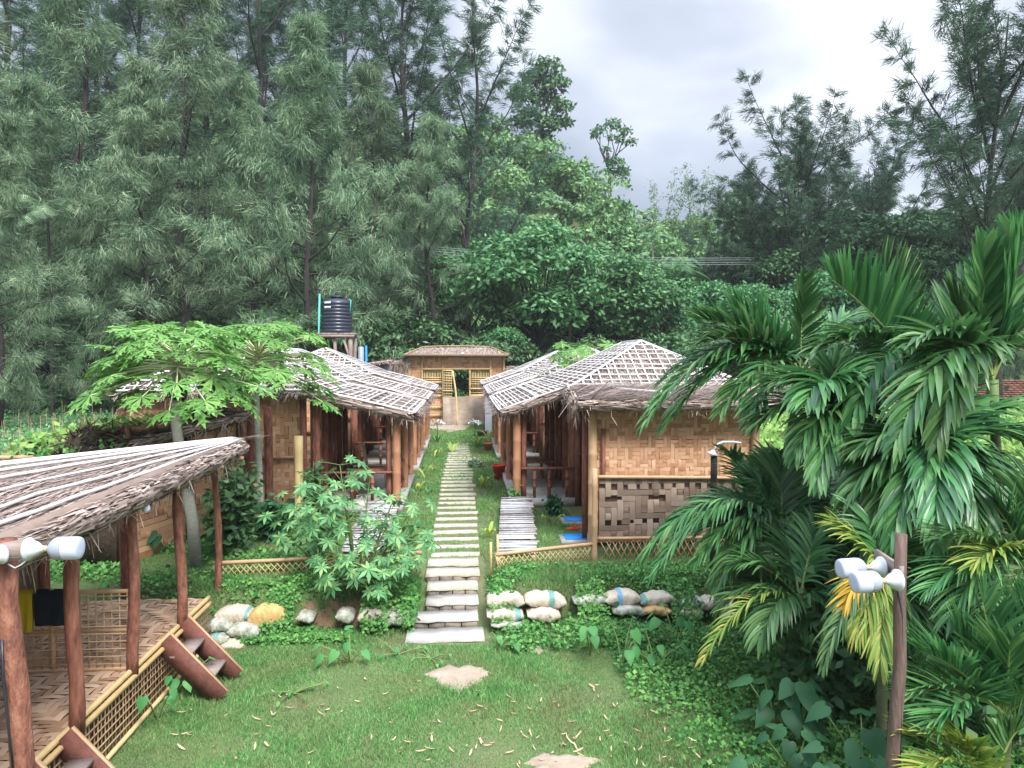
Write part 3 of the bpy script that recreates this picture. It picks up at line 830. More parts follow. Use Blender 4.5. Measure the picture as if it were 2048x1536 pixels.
A_, B_, C2, D2 = V(1.62, 10.55, 2.62), V(4.75, 10.55, 2.60), V(4.75, 13.75, 2.68), V(1.9, 13.75, 2.70)
m = M(); slab(m, A_, B_, C2, D2, .10); rf = part('roof', m, mThatchB, t)
m = M(); S = bil(A_, B_, C2, D2)
strands(m, S, 3500, .5, .014, (1, -.15, 0), .06, .03, .25)
roll(m, A_ - V(0, 0, .05), B_ - V(0, 0, .05), .07, 1100); roll(m, A_ - V(0, 0, .05), D2 - V(0, 0, .05), .09, 500)
fringe(m, A_ - V(0, 0, .06), B_ - V(0, 0, .06), 260, .16); fringe(m, A_ - V(0, 0, .06), D2 - V(0, 0, .06), 240, .35)
part('thatch_straw', m, mThatch, rf)
m = M(); a = at(1228, 775, 13.0); a[2] = 2.72; b = V(a[0] + .05, 12.1, 2.72); c = V(b[0] + .35, 10.9, 2.73); tube(m, [a, b, c], .028, 6); part('roof_strip', m, mWhite, rf)

# low screen in front of the wash room
t = thing('woven_screen', (2.8, 10.25, .3), 'low weathered woven screen with rows of dark square holes in front of the wash room', 'screen')
m = M(); SX0, SX1 = 1.88, 4.0
def hole(i, j): return (j == 8 and i % 2 == 0) or (j == 2 and i % 2 == 1) or (j == 6 and (i * 3) % 7 in (2, 3, 6))
weave(m, (SX0, 10.25, .76), (1, 0, 0), (0, 0, 1), SX1 - SX0, .82, .086, lambda i, j: ((i + j) % 2 == 0) ^ ((i * 3 + j * 5) % 7 < 2), .01, hole=hole)
part('woven_panel', m, mWeaveGrey, t)
m = M(); bd = M(); box(bd, ((SX0 + SX1) / 2, 10.30, 1.17), (SX1 - SX0, .03, .80)); part('panel_backing', bd, mGap, t)
pole(m, (SX0 - .03, 10.22, 1.60), (SX1 + .1, 10.22, 1.56), .026, 7, .35); part('top_rail', m, mBamboo, t)
m = M(); pole(m, (SX0 - .03, 10.22, .74), (SX1, 10.22, .73), .024, 7, .35); pole(m, (SX0 - .05, 10.2, .34), (SX1, 10.2, .33), .026, 7, .35); part('lower_rail', m, mBamboo, t)
m = M()
for k in range(int((SX1 - SX0) / .085)):
    x = SX0 + k * .085
    bar(m, (x, 10.24, .36), (x + .2, 10.24, .73), .014, .006, (0, 1, 0)); bar(m, (x + .2, 10.226, .36), (x, 10.226, .73), .014, .006, (0, 1, 0))
part('lattice', m, mBamboo, t)
m = M(); pole(m, (SX0 - .07, 10.2, .2), (SX0 - .07, 10.2, 1.72), .04, 8, .4); pole(m, (SX1 + .05, 10.24, .2), (SX1 + .05, 10.24, 1.65), .04, 8, .4); part('end_post', m, mBamboo, t)

# knee high lattice fences
def lowfence(a, b, h, label, posts=()):
    a = V(*a); b = V(*b); t = thing('lattice_fence', tuple((a + b) / 2), label, 'fence')
    d = nrm(b - a); L = np.linalg.norm(b - a)
    m = M(); pole(m, a + V(0, 0, h), b + V(0, 0, h), .026, 7, .3, bend=.01); part('top_rail', m, mBamboo, t)
    m = M(); n = int(L / .075)
    for k in range(-2, n):
        p = a + d * max(0, k * .075); q = a + d * min(L, (k + 3) * .075)
        bar(m, p + V(0, 0, .0), q + V(0, 0, h), .012, .005, (0, 1, 0)); bar(m, q + V(0, -.012, 0), p + V(0, -.012, h), .012, .005, (0, 1, 0))
    part('lattice', m, mBambooY, t)
    m = M()
    for p in posts: pole(m, V(*p), V(*p) + V(0, 0, h + .2), .018, 6, .3)
    if posts: part('stake', m, mBambooY, t)
p0 = gnd(446, 1160, .32); p1 = gnd(850, 1140, .36); 
lowfence((p0[0], 9.62, .38), (-.55, 9.9, .40), .27, 'low bamboo lattice fence along the bank left of the stair', [(-1.75, 9.8, .4)])
lowfence((.42, 9.8, .38), (1.78, 10.2, .40), .27, 'low bamboo lattice fence between the stair and the wash room', [(.36, 9.75, .36), (.46, 10.0, .4)])

# blue mats, slippers, concrete pad
for u, v, lb in ((1152, 1036, 'upper bright blue door mat beside the wash room'), (1154, 1071, 'lower bright blue door mat nearer the low fence')):
    c = gnd(u, v, .50); m = M(); box(m, (c[0] - .02, c[1] - .05, .44), (.5, .5, .08)); solo('concrete_pad', m, mConc, tuple(c), ('far' if v < 1050 else 'near') + ' small concrete pad under a blue mat', 'paving slab')
    m = M(); vs = [(c[0] - .2, c[1] - .18, .492), (c[0] + .2, c[1] - .19, .494), (c[0] + .19, c[1] + .17, .491), (c[0] - .2, c[1] + .18, .493)]
    slab(m, *vs, .01); solo('door_mat', m, mMat, tuple(c), lb, 'mat', 'blue door mats')
t = thing('slippers', tuple(gnd(1156, 1056, .49)), 'pair of red slippers lying between the two blue mats', 'slippers')
c = gnd(1156, 1056, .49)
for k in (-1, 1):
    m = M(); n = 14; top = []
    for j in range(n):
        a = 2 * math.pi * j / n; w = .05 * (1 + .25 * math.cos(a))
        top.append((c[0] + k * .09 + .13 * math.cos(a) * .9, c[1] + k * .03 + w * math.sin(a), .505))
    m.add(top + [(x, y, .485) for x, y, z in top], [tuple(range(n))] + [(j, j + n, (j + 1) % n + n, (j + 1) % n) for j in range(n)])
    s_ = part('sole', m, mRed, t)
    m = M(); tube(m, [(c[0] + k * .09, c[1] + k * .03 - .05, .5), (c[0] + k * .09 + .05, c[1] + k * .03, .545), (c[0] + k * .09, c[1] + k * .03 + .05, .5)], .012, 6); part('strap', m, mRed, s_)

# shower pipe on a stub post
c = at(1428, 960, 9.6)
t = thing('garden_shower', (c[0], c[1], G(c[0], c[1])), 'white bent shower pipe on a dark stub post near the wash room corner', 'shower')
m = M(); pole(m, (c[0], c[1], G(c[0], c[1]) - .05), at(1428, 912, 9.6), .045, 8, .5); part('post', m, mBark, t)
m = M(); tube(m, [at(u, v, 9.6) for u, v in ((1482, 886), (1465, 884), (1446, 884), (1436, 888), (1430, 896), (1427, 902))], .014, 8); part('pipe', m, mWhiteP, t)
m = M(); lathe(m, at(1427, 900, 9.6), [(0, .02), (.02, .03), (.05, .075), (.065, .075)], ax=(-.3, 0, -1), n=14); part('shower_head', m, mWhiteP, t)
m = M(); c = gnd(1160, 990, .6); tube(m, [c, c + V(0, 0, .28), c + V(.1, 0, .3)], .022, 7)
solo('standpipe', m, mPipe, tuple(c), 'short green standpipe by the nearest right porch', 'pipe')

# ------------------------------------------------------------------ gate house
t = thing('gate_house', (-.2, 32, .45), 'woven bamboo gate house with a hipped thatch roof at the end of the path', 'gate')
GY = 32.0
m = M(); bk = M()
def panel(x0, x1, z0, z1, s=.11, rnd=9):
    weave(m, (x0, GY, z0), (1, 0, 0), (0, 0, 1), x1 - x0, z1 - z0, s, lambda i, j: ((i + j) % 4 < 2) ^ ((i * 5 + j * 3) % rnd == 0), .012)
    box(bk, ((x0 + x1) / 2, GY + .05, (z0 + z1) / 2), (x1 - x0, .05, z1 - z0))
panel(-2.26, -1.73, .45, 3.26); panel(1.17, 1.75, .45, 3.26); panel(-1.73, 1.17, 2.76, 3.26); panel(-1.73, -.86, .45, 1.63); panel(.29, 1.17, .45, 1.63)
w = part('woven_wall', m, mWeave, t); part('wall_backing', bk, mGap, w)
for x0, x1 in ((-1.73, -.86), (.29, 1.17)):
    m = M()
    for k in range(13): bar(m, (x0 + (x1 - x0) * (k + .5) / 13, GY, 1.63), (x0 + (x1 - x0) * (k + .5) / 13, GY, 2.76), .03, .012, (0, 1, 0))
    for k in range(12):
        z = 1.66 + k * .092
        if k not in (4, 9, 10): bar(m, (x0, GY - .02, z), (x1, GY - .02, z), .012, .045)
    part('open_panel', m, mBambooY, t)
m = M()
for x in (-2.27, -1.73, -.86, .29, 1.17, 1.74): pole(m, (x, GY - .06, .45), (x, GY - .06, 3.28 if abs(x) > 1 or x == -.86 else 2.78), .045, 7, .4)
for z, x0, x1 in ((2.76, -1.73, 1.17), (1.92, -1.73, -.86), (1.92, .29, 1.17), (2.2, -1.73, -.86), (1.63, -1.73, -.86), (1.63, .29, 1.17), (1.14, -1.73, -.86), (.8, -1.73, -.86), (1.14, .29, 1.17)):
    pole(m, (x0, GY - .09, z), (x1, GY - .09, z), .035, 6, .5)
part('frame', m, mBambooY, t)
m = M()
for k in range(6): bar(m, (-.84 + k * .07, GY - .3 - k * .02, .9), (-.84 + k * .07, GY - .3 - k * .02, 2.7), .02, .01, (0, 1, 0))
for k in range(16): bar(m, (-.84, GY - .31, .95 + k * .11), (-.45, GY - .42, .95 + k * .11), .01, .04)
for z in (.95, 1.85, 2.7): pole(m, (-.85, GY - .33, z), (-.43, GY - .44, z), .035, 6, .5)
part('gate_leaf', m, mBambooY, t)
r0, r1, r2, r3 = V(-2.45, 31.5, 3.34), V(1.92, 31.5, 3.34), V(1.92, 33.4, 3.30), V(-2.45, 33.4, 3.30)
q0, q1 = V(-1.7, 32.6, 3.68), V(1.15, 32.6, 3.68)
m = M(); slab(m, r0, r1, q1, q0, .05); slab(m, r2, r3, q0, q1, .08)
m.add([r1, r2, q1, r1 - V(0, 0, .08), r2 - V(0, 0, .08), q1 - V(0, 0, .08)], [(0, 1, 2), (0, 3, 4, 1), (5, 4, 3)])
m.add([r3, r0, q0, r3 - V(0, 0, .08), r0 - V(0, 0, .08), q0 - V(0, 0, .08)], [(0, 1, 2), (0, 3, 4, 1), (5, 4, 3)])
rf = part('roof', m, mThatchB, t)
m = M()
strands(m, bil(r0 + (q0 - r0) * .28, r1 + (q1 - r1) * .28, q1, q0), 2600, .25, .014, (0, -.9, -.4), .02, .004, .15)
strands(m, bil(r1, r2, q1, q1), 300, .35, .018, (.9, 0, -.4), .04, .01, .3); strands(m, bil(r3, r0, q0, q0), 300, .35, .018, (-.9, 0, -.4), .04, .01, .3)
part('thatch_straw', m, mThatch, rf)
m = M()
for a, b in ((r0, r1), (q0, q1), (r0, q0), (r1, q1)): strip_pair(m, a, b, .02, .04, 1)
part('edge_pole', m, mBamboo, rf)
c = at(925, 707, 31.6)
t = thing('floodlight', (c[0], c[1], 3.3), 'small white floodlight fixed to the eave of the gate roof', 'lamp')
m = M(); box(m, c, (.17, .05, .12)); part('casing', m, mBlack, t)
m = M(); box(m, c - V(0, .03, 0), (.14, .012, .09)); part('lens', m, mWhiteP, t)
m = M(); bar(m, (c[0], c[1] + .02, 3.34), (c[0], c[1] + .02, c[2] - .05), .03, .03, (0, 1, 0)); part('bracket', m, mBlack, t)
# grey sheet closing the foot of the gate
m = M(); n = 24; vs = []
for j in range(5):
    for i in range(n + 1):
        x = -.83 + 2.0 * i / n; z = .42 + 1.2 * j / 4
        vs.append((x, 31.45 + .05 * math.sin(x * 5 + j) + .03 * math.sin(x * 13), z + .03 * math.sin(x * 3) * (j == 4)))
m.add(vs, [(j * (n + 1) + i, j * (n + 1) + i + 1, (j + 1) * (n + 1) + i + 1, (j + 1) * (n + 1) + i) for j in range(4) for i in range(n)])
vb = [(x, y + .012, z) for x, y, z in vs]; m.add(vb, [(j * (n + 1) + i, (j + 1) * (n + 1) + i, (j + 1) * (n + 1) + i + 1, j * (n + 1) + i + 1) for j in range(4) for i in range(n)])
solo('ground_sheet', m, mNet, (0, 31.45, .45), 'greyish brown sheet stretched across the foot of the gate house', 'sheet', smooth=True)
m = M(); a = at(905, 742, 31.2); b = gnd(914, 852, .45); b[1] = 30.9; pole(m, b, a, .04, 7, .4, bend=.03)
solo('leaning_pole', m, mBambooY, tuple(b), 'yellow bamboo pole leaning against the gate opening', 'pole')
# grey metal sheets by the farthest right hut
t = thing('metal_sheet', (1.05, 26.6, .45), 'blue grey metal sheet standing at the corner of the farthest right hut', 'metal sheet')
m = M(); a, b = at(970, 845, 26.8), at(992, 838, 26.8)
for z0, z1 in ((.48, 1.22), (1.25, 2.02)):
    k = 9; vs = []
    for i in range(k): 
        x = a[0] + (b[0] - a[0]) * i / (k - 1); vs += [(x, 26.8 + .012 * (i % 2), z0), (x, 26.8 + .012 * (i % 2), z1)]
    m.add(vs + [(x, y + .02, z) for x, y, z in vs], [(2 * i, 2 * i + 2, 2 * i + 3, 2 * i + 1) for i in range(k - 1)] + [(2 * k + 2 * i, 2 * k + 2 * i + 1, 2 * k + 2 * i + 3, 2 * k + 2 * i + 2) for i in range(k - 1)])
part('panel', m, mTin, t)
m = M(); bar(m, (a[0] - .02, 26.84, .45), (a[0] - .02, 26.84, 2.05), .04, .04); bar(m, (b[0] + .02, 26.84, .45), (b[0] + .02, 26.84, 2.05), .04, .04); part('frame', m, mLogRed, t)
# fences left and right of the gate
def thatchfence(a, b, zt, label, pole_top=True, name='thatch_fence'):
    a = V(*a); b = V(*b); t = thing(name, tuple((a + b) / 2), label, 'fence')
    m = M(); d = nrm(b - a); L = np.linalg.norm(b - a); n = np.cross(d, V(0, 0, 1))
    if n[1] > 0: n = -n
    o = a if np.dot(np.cross(d, V(0, 0, 1)), n) > 0 else b
    weave(m, o, d if o is a else -d, (0, 0, 1), L, zt - a[2], .13, lambda i, j: (i + j // 3) % 3 > 0)
    part('woven_wall', m, mWeaveGrey, t)
    bk = M(); mid = (a + b) / 2 - n * .05; bar(bk, V(a[0], a[1], (a[2] + zt) / 2) - n * .05, V(b[0], b[1], (a[2] + zt) / 2) - n * .05, .03, zt - a[2] - .02); part('wall_backing', bk, mGap, t)
    m = M(); ta, tb = V(a[0], a[1], zt), V(b[0], b[1], zt)
    roll(m, ta, tb, .13, int(L * 350)); fringe(m, ta + n * .1, tb + n * .1, int(L * 260), .55, .014)
    part('thatch_cap', m, mThatch, t)
    return t
thatchfence((-3.35, 31.6, .45), (-2.3, 31.9, .45), 3.0, 'shaggy thatch topped fence joined to the left side of the gate house')
thatchfence((1.8, 31.9, .45), (5.5, 30.9, .45), 2.75, 'thatch topped fence running right from the gate house')
t = thing('mesh_panel', (-3.9, 28, .45), 'pale grey lattice panel under a small lean-to roof, left of the gate', 'panel')
m = M(); a, b = at(735, 740, 28), at(779, 730, 28)
box(m, ((a[0] + b[0]) / 2, 28.05, 1.9), (b[0] - a[0], .03, 2.2)); part('sheet', m, mTin, t)
m = M(); w_ = b[0] - a[0]
for k in range(-12, 9):
    for s_ in (1, -1):
        x0 = a[0] + k * .1; x1 = x0 + 1.2; z0, z1 = (1.75, 2.95) if s_ == 1 else (2.95, 1.75)
        c0, c1 = max(x0, a[0]), min(x1, b[0])
        if c1 <= c0: continue
        f0, f1 = (c0 - x0) / 1.2, (c1 - x0) / 1.2
        bar(m, (c0, 28.0 - .01 * s_, z0 + (z1 - z0) * f0), (c1, 28.0 - .01 * s_, z0 + (z1 - z0) * f1), .02, .01, (0, 1, 0))
part('lattice', m, mWhite, t)
m = M(); slab(m, (a[0] - .4, 27.5, 2.92), (b[0] + .1, 27.5, 3.1), (b[0] + .1, 29, 3.2), (a[0] - .4, 29, 3.0), .07); rf = part('roof', m, mThatchB, t)
m = M(); strands(m, bil((a[0] - .4, 27.5, 2.93), (b[0] + .1, 27.5, 3.11), (b[0] + .1, 29, 3.2), (a[0] - .4, 29, 3.0)), 500, .3, .016, (0, -1, -.1)); strip_pair(m, (a[0] - .4, 27.5, 2.92), (b[0] + .1, 27.5, 3.1), .03, .03, 1); part('thatch_straw', m, mThatch, rf)

# ------------------------------------------------------------------ water tank
TY = 26.5
c = at(674, 666, TY)
t = thing('tank_stand', (c[0], TY, .45), 'rough timber stand carrying the black water tank', 'stand')
m = M()
for k in range(7): box(m, (c[0] - .55 + k * .185, TY, c[2] - .04), (.17, 1.25, .05))
box(m, (c[0], TY - .58, c[2] - .12), (1.36, .09, .09)); box(m, (c[0], TY + .58, c[2] - .12), (1.36, .09, .09)); part('platform', m, mWood, t)
for x, y in ((-.53, -.5), (.55, -.5), (-.53, .5), (.55, .5), (.0, -.45)):
    m = M(); pole(m, (c[0] + x, TY + y, .45), (c[0] + x * .98, TY + y, c[2] - .16), .075 if x else .06, 8, .8, 1.03, .02); part('leg', m, mWood if x == 0 or x > 0 else mBark, t)
m = M(); bar(m, (c[0] + .3, TY - .52, c[2] - .2), (c[0] + .62, TY - .45, c[2] - 1.3), .07, .07); bar(m, (c[0] - .5, TY - .55, c[2] - 1.7), (c[0] + .5, TY - .55, c[2] - 1.6), .06, .06); part('brace', m, mWood, t)
t = thing('water_tank', (c[0], TY, c[2]), 'black ribbed plastic water tank on the timber stand', 'water tank')
prof = [(0, .50)]; z = 0
for k in range(9):
    prof += [(z + .01, .515), (z + .06, .53), (z + .095, .53), (z + .115, .505), (z + .125, .505)]; z += .128
prof += [(1.16, .50), (1.22, .40), (1.27, .23), (1.275, .20), (1.33, .20), (1.335, .02)]
m = M(); lathe(m, c, [(h * .93, r) for h, r in prof], n=32); part('shell', m, mBlack, t)
m = M(); lathe(m, c + V(0, 0, 1.235), [(0, .225), (.03, .225), (.05, .18), (.06, .05)], n=20); part('lid', m, mBlack, t)
for z in (.86, 1.02):
    m = M(); 
    for i in range(4):
        th = R(-128 + i * 7); p = c + V(math.cos(th) * .535, math.sin(th) * .535, z)
        box(m, p, (.07, .012, .07), rz=th + math.pi / 2)
    part('sticker', m, mWhiteP, t)
t = thing('tank_pipe', (c[0] - .55, TY, .45), 'turquoise water pipe rising beside the left of the black tank', 'pipe')
m = M(); tube(m, [c + V(-.56, -.35, -3.4), c + V(-.6, -.35, -.2), c + V(-.56, -.35, -.1), c + V(-.52, -.35, 1.33)], .032, 8); part('riser', m, mPipe, t)
m = M(); tube(m, [c + V(.5, -.3, .7), c + V(.53, -.3, 1.12), c + V(.46, -.25, 1.15)], .02, 7); part('overflow', m, mPipe, t)
m = M(); p = at(722, 694, 25.9); lathe(m, (p[0], p[1], .45), [(0, .1), (p[2] - .45 - .02, .1), (p[2] - .45, .085), (p[2] - .43, .0)], n=16)
solo('vent_pipe', m, mTin, (p[0], p[1], .45), 'thick blue grey pipe standing between the tank stand and the gate', 'pipe', smooth=False)
m = M(); lathe(m, (p[0] + .16, p[1] + .1, .45), [(0, .035), (p[2] - .4, .035)], n=10)
solo('thin_pipe', m, mMat, (p[0] + .16, p[1] + .1, .45), 'thin bright blue pipe beside the thick grey one', 'pipe')

# ------------------------------------------------------------------ left boundary walls
wa, wb = at(478, 812, 12.9), at(238, 876, 10.3)
a = V(wa[0], wa[1], .45); b = V(wb[0], wb[1], .45); zt = 2.3
t = thing('boundary_wall', tuple((a + b) / 2), 'long woven wall capped with a thick dark thatch, behind the leaning papaya trunk', 'wall')
m = M(); d = nrm(b - a); L = np.linalg.norm(b - a)
weave(m, b, -d, (0, 0, 1), L, zt - .45, .09, lambda i, j: (i // 2 + j) % 5 < 1, .012); 
w = part('woven_wall', m, mWeave, t)
nn = V(-d[1], d[0], 0); nn = nn if nn[0] > 0 else -nn
bk = M(); bar(bk, V(a[0], a[1], (zt + .45) / 2) - nn * .05, V(b[0], b[1], (zt + .45) / 2) - nn * .05, .04, zt - .47); part('wall_backing', bk, mGap, w)
m = M(); o1, o2 = wa + V(0, 0, 0), wb
e1 = V(wa[0], wa[1], 2.42); e2 = V(wb[0], wb[1], 2.2)
slab(m, e1 + nn * .20 - V(0, 0, .1), e1 - nn * .4, e2 - nn * .4, e2 + nn * .20 - V(0, 0, .1), .12)
rf = part('thatch_cap', m, mMud, t)
m = M(); strands(m, bil(e1 + nn * .22 - V(0, 0, .1), e1 - nn * .4, e2 - nn * .4, e2 + nn * .22 - V(0, 0, .1)), 1400, .5, .016, d, .05, .03, .2)
roll(m, e1 + nn * .20 - V(0, 0, .14), e2 + nn * .20 - V(0, 0, .12), .07, 900); fringe(m, e1 + nn * .21 - V(0, 0, .1), e2 + nn * .21 - V(0, 0, .1), 160, .4, .013)
part('thatch_straw', m, mThatch, rf)
m = M()
for k in (0.02, .5, .97): q = a + (b - a) * k + nn * .05; bar(m, q, q + V(0, 0, 1.85), .12, .08)
part('wall_post', m, mLogRed, t)
# shaggy porch post bundle at wall/hut junction
c = at(505, 830, 13.0)
t = thing('log_post', (c[0], c[1], .45), 'pair of thick debarked logs at the front corner of the nearest left hut', 'post')
m = M(); pole(m, (c[0], c[1], .45), (c[0], c[1], 2.4), .10, 10, .7, 1.04, .02); pole(m, (c[0] + .24, c[1] + .05, .45), (c[0] + .24, c[1] + .05, 2.4), .07, 10, .7, 1.04, .02); part('log', m, mLog, t)
# fence further left
fa = at(215, 905, 10.4); fb = V(-10.5, 10.9, 0)
t = thing('slat_fence', (-7.6, 10.5, .45), 'weathered upright slat fence with a bamboo top rail at the far left', 'fence')
m = M(); n = 62
for k in range(n):
    q = k / (n - 1); x = fa[0] + (fb[0] - fa[0]) * q; y = 10.42 + .5 * q
    bar(m, (x, y + rng.normal() * .01, .4), (x + rng.normal() * .01, y, 1.92 - .12 * q + rng.normal() * .03), .075, .012, (0, 1, 0))
part('slats', m, mWeaveGrey, t)
m = M()
for k in range(6): x = fa[0] - k * 1.0; pole(m, (x, 10.36 + k * .1, .4), (x, 10.36 + k * .1, 2.12), .055, 7, .4)
part('fence_post', m, mBark, t)
m = M(); pole(m, (fa[0], 10.33, 1.93), (fb[0], 10.83, 1.83), .03, 7, .4); pole(m, (fa[0], 10.33, 1.2), (fb[0], 10.83, 1.1), .03, 7, .4); part('rail', m, mBamboo, t)
c = at(185, 900, 10.2)
m = M(); q = rng.normal(size=(1500, 3)); q = nrm(q) * (rng.random((1500, 1)) ** .3) * V(.42, .3, .34) + c + V(0, 0, -.02)
d = nrm(rng.normal(size=(1500, 3)) + V(.6, 0, -.5)); x = nrm(np.cross(d, rng.normal(size=(1500, 3)))) * .014
m.arr(np.stack([q - x, q + x, q + d * .22 + x * .3, q + d * .22 - x * .3], 1))
sp = []; 
lathe(m, c - V(0, 0, .33), [(0, .2), (.12, .34), (.3, .36), (.5, .26), (.6, .1)], n=14)
solo('thatch_heap', m, mMud, (c[0], c[1], c[2] - .35), 'rotting dark heap of thatch on top of the left fence with creepers on it', 'thatch heap')
m = M(); bar(m, (c[0], c[1] + .12, .45), (c[0], c[1] + .12, c[2] - .3), .5, .1, (0, 1, 0)); solo('heap_support', m, mMud, (c[0], c[1], .45), 'dark rotten board wall under the thatch heap', 'wall')

# ------------------------------------------------------------------ veranda pavilion
PX, PZ = -2.9, .52
t = thing('pavilion', (-3.7, 6.2, 0), 'open thatched pavilion with a woven raised floor on debarked log posts', 'pavilion')
FX0, FY0, FY1 = -4.65, 3.2, 8.62
m = M(); weave(m, (FX0, FY0, PZ), (1, 0, 0), (0, 1, 0), PX - FX0, FY1 - FY0, .062, lambda i, j: ((i + j) % 6 < 3) if (j // 9) % 2 == 0 else ((i - j) % 6 < 3), .008, .1)
fl = part('floor', m, mWeaveFloor, t)
m = M(); box(m, ((FX0 + PX) / 2, (FY0 + FY1) / 2, PZ - .05), (PX - FX0 - .02, FY1 - FY0, .07)); part('floor_base', m, mGap, fl)
m = M()
pole(m, (PX + .02, FY0, PZ + .015), (PX + .02, FY1, PZ + .015), .026, 7, .3); pole(m, (PX + .055, FY0, PZ - .03), (PX + .055, FY1 - .05, PZ - .03), .024, 7, .3)
pole(m, (PX + .05, FY0, .03), (PX + .05, FY1 - .1, .05), .022, 7, .3)
part('edge_rail', m, mBambooY, fl)
m = M()
for k in range(int((FY1 - FY0) / .062)):
    y = FY0 + k * .062; bar(m, (PX + .03 + rng.normal() * .003, y + rng.normal() * .006, .0), (PX + .03, y + rng.normal() * .006, PZ - .02), .015, .006, (1, 0, 0))
for k in range(7): bar(m, (PX + .04, FY0, .05 + k * .066), (PX + .04, FY1, .05 + k * .066), .007, .014)
part('skirt_lattice', m, mBamboo, t)
m = M(); box(m, (PX - .12, (FY0 + FY1) / 2, .22), (.03, FY1 - FY0, .42)); part('skirt_backing', m, mGap, t)
def logpost(u0, v0, u1, v1, y, r, zb, label, mt_=mLog):
    b = at(u0, v0, y); tp = at(u1, v1, y); b[2] = zb
    m = M(); k = 9; pts = []
    for i in range(k):
        q = i / (k - 1); pts.append(b + (tp - b) * q + V(.012 * math.sin(q * 7 + u0), .012 * math.cos(q * 5 + u0), 0))
    tube(m, pts, [r * (1.08 - .12 * i / k + .05 * math.sin(i * 2.3 + u0)) for i in range(k)], 12, True, .05)
    return part('post', m, mt_, t, True, label)
logpost(438, 1165, 430, 905, 9.25, .040, .2, 'slimmest and farthest log post, foot standing on the bank', mLog)
logpost(364, 1250, 356, 938, 7.72, .047, PZ - .03, 'second farthest log post', mLog)
logpost(268, 1335, 262, 982, 6.63, .046, PZ - .03, 'orange brown log post with dark knots', mLog)
logpost(151, 1450, 145, 1030, 5.6, .050, PZ - .03, 'thickest dark red log post', mLogRed)
for x, y in ((-4.6, 8.5), (-4.62, 7.1), (-4.62, 5.7), (-3.9, 8.9)): m = M(); pole(m, (x, y, .3), (x, y, 2.1), .06, 9, .6, 1.04, .02); part('back_post', m, mLog, t)
# roof, a nearly flat fan of thatch
Cn = V(-2.76, 9.55, 2.18)
def RS(s, q):
    """s 0 along the eave .. 1 along the back edge, q 0 far corner .. 1 near"""
    s = np.asarray(s, float); q = np.asarray(q, float)
    E = Cn + (V(-2.70, 3.2, 2.10) - Cn) * q
    B = (Cn + V(-.12, 0, .02)) + (V(-7.2, 4.5, 2.10) - Cn) * q
    p = E * (1 - s) + B * s
    z = .055 * np.sin(np.pi * np.clip(s, 0, 1)) * np.sin(np.pi * np.clip(q, 0, 1) * .8)
    return p + z * V(0, 0, 1)
ns, nq = 12, 16; vs = []
for lay in (0, 1):
    for i in range(ns + 1):
        for j in range(nq + 1): vs.append(RS(i / ns, j / nq).reshape(3) - V(0, 0, .09 * lay))
F = []; o = (ns + 1) * (nq + 1)
for i in range(ns):
    for j in range(nq):
        k = i * (nq + 1) + j; F += [(k, k + 1, k + nq + 2, k + nq + 1), (o + k, o + k + nq + 1, o + k + nq + 2, o + k + 1)]
for j in range(nq): F.append((j, o + j, o + j + 1, j + 1)); k = ns * (nq + 1) + j; F.append((k, k + 1, o + k + 1, o + k))
for i in range(ns): k = i * (nq + 1) + nq; F.append((k, k + nq + 1, o + k + nq + 1, o + k))
m = M(); m.add(vs, F); rf = part('roof', m, mThatchB, t)
m = M(); N_ = 9000
A = rng.random((N_, 2)); A[:, 1] = A[:, 1] ** .75
p = RS(A[:, :1], A[:, 1:]); q = RS(A[:, :1] + rng.normal(size=(N_, 1)) * .03, A[:, 1:] - rng.uniform(.03, .10, (N_, 1)))
p[:, 2] += rng.uniform(.0, .035, N_); q[:, 2] += rng.uniform(0, .05, N_)
x = nrm(np.cross(q - p, V(0, 0, 1))) * rng.uniform(.004, .011, (N_, 1))
m.arr(np.stack([p - x, p + x, q + x * .4, q - x * .4], 1))
e0, e1 = RS(0, 0).reshape(3), RS(0, 1).reshape(3)
for k in range(6):
    a = e0 + (e1 - e0) * k / 6; b = e0 + (e1 - e0) * (k + 1) / 6
    hh = V(0, 0, -.06); roll(m, a + hh, b + hh, .08 + .010 * (k % 2), 800, .35); roll(m, a + hh * 1.4 + V(-.1, 0, 0), b + hh * 1.4 + V(-.1, 0, 0), .09, 400, .35)
lathe(m, e0 + V(.0, -6.3, -.07), [(0, .07), (6.3, .075)], ax=(-.01, 1, .01), n=10)
fringe(m, e0 - V(0, 0, .12), e1 - V(0, 0, .12), 500, .16, .006)
part('thatch_straw', m, mThatch, rf)
m = M()
for s_ in (.07, .17, .30, .44, .60, .80, .97):
    q0 = rng.uniform(0, .12) if s_ in (.3,) else .0
    pts = [RS(s_ + .006 * rng.normal(), q).reshape(3) + V(0, 0, .05) for q in np.linspace(q0, 1, 16)]
    tube(m, pts, .015 if s_ != .3 else .010, 5)
part('roof_lattice', m, mWhite, rf)
m = M()
pole(m, (-2.82, 9.5, 2.02), (-2.80, 3.2, 1.96), .03, 7, .35)
for y in (9.25, 8.5, 7.7, 7.2, 6.6, 6.1, 5.6, 5.0, 4.5): pole(m, (-2.66, y, 2.03), (-4.7 if y < 8.6 else -3.4, y - .1, 2.05), .025, 6, .4)
part('rafter', m, mBamboo, rf)
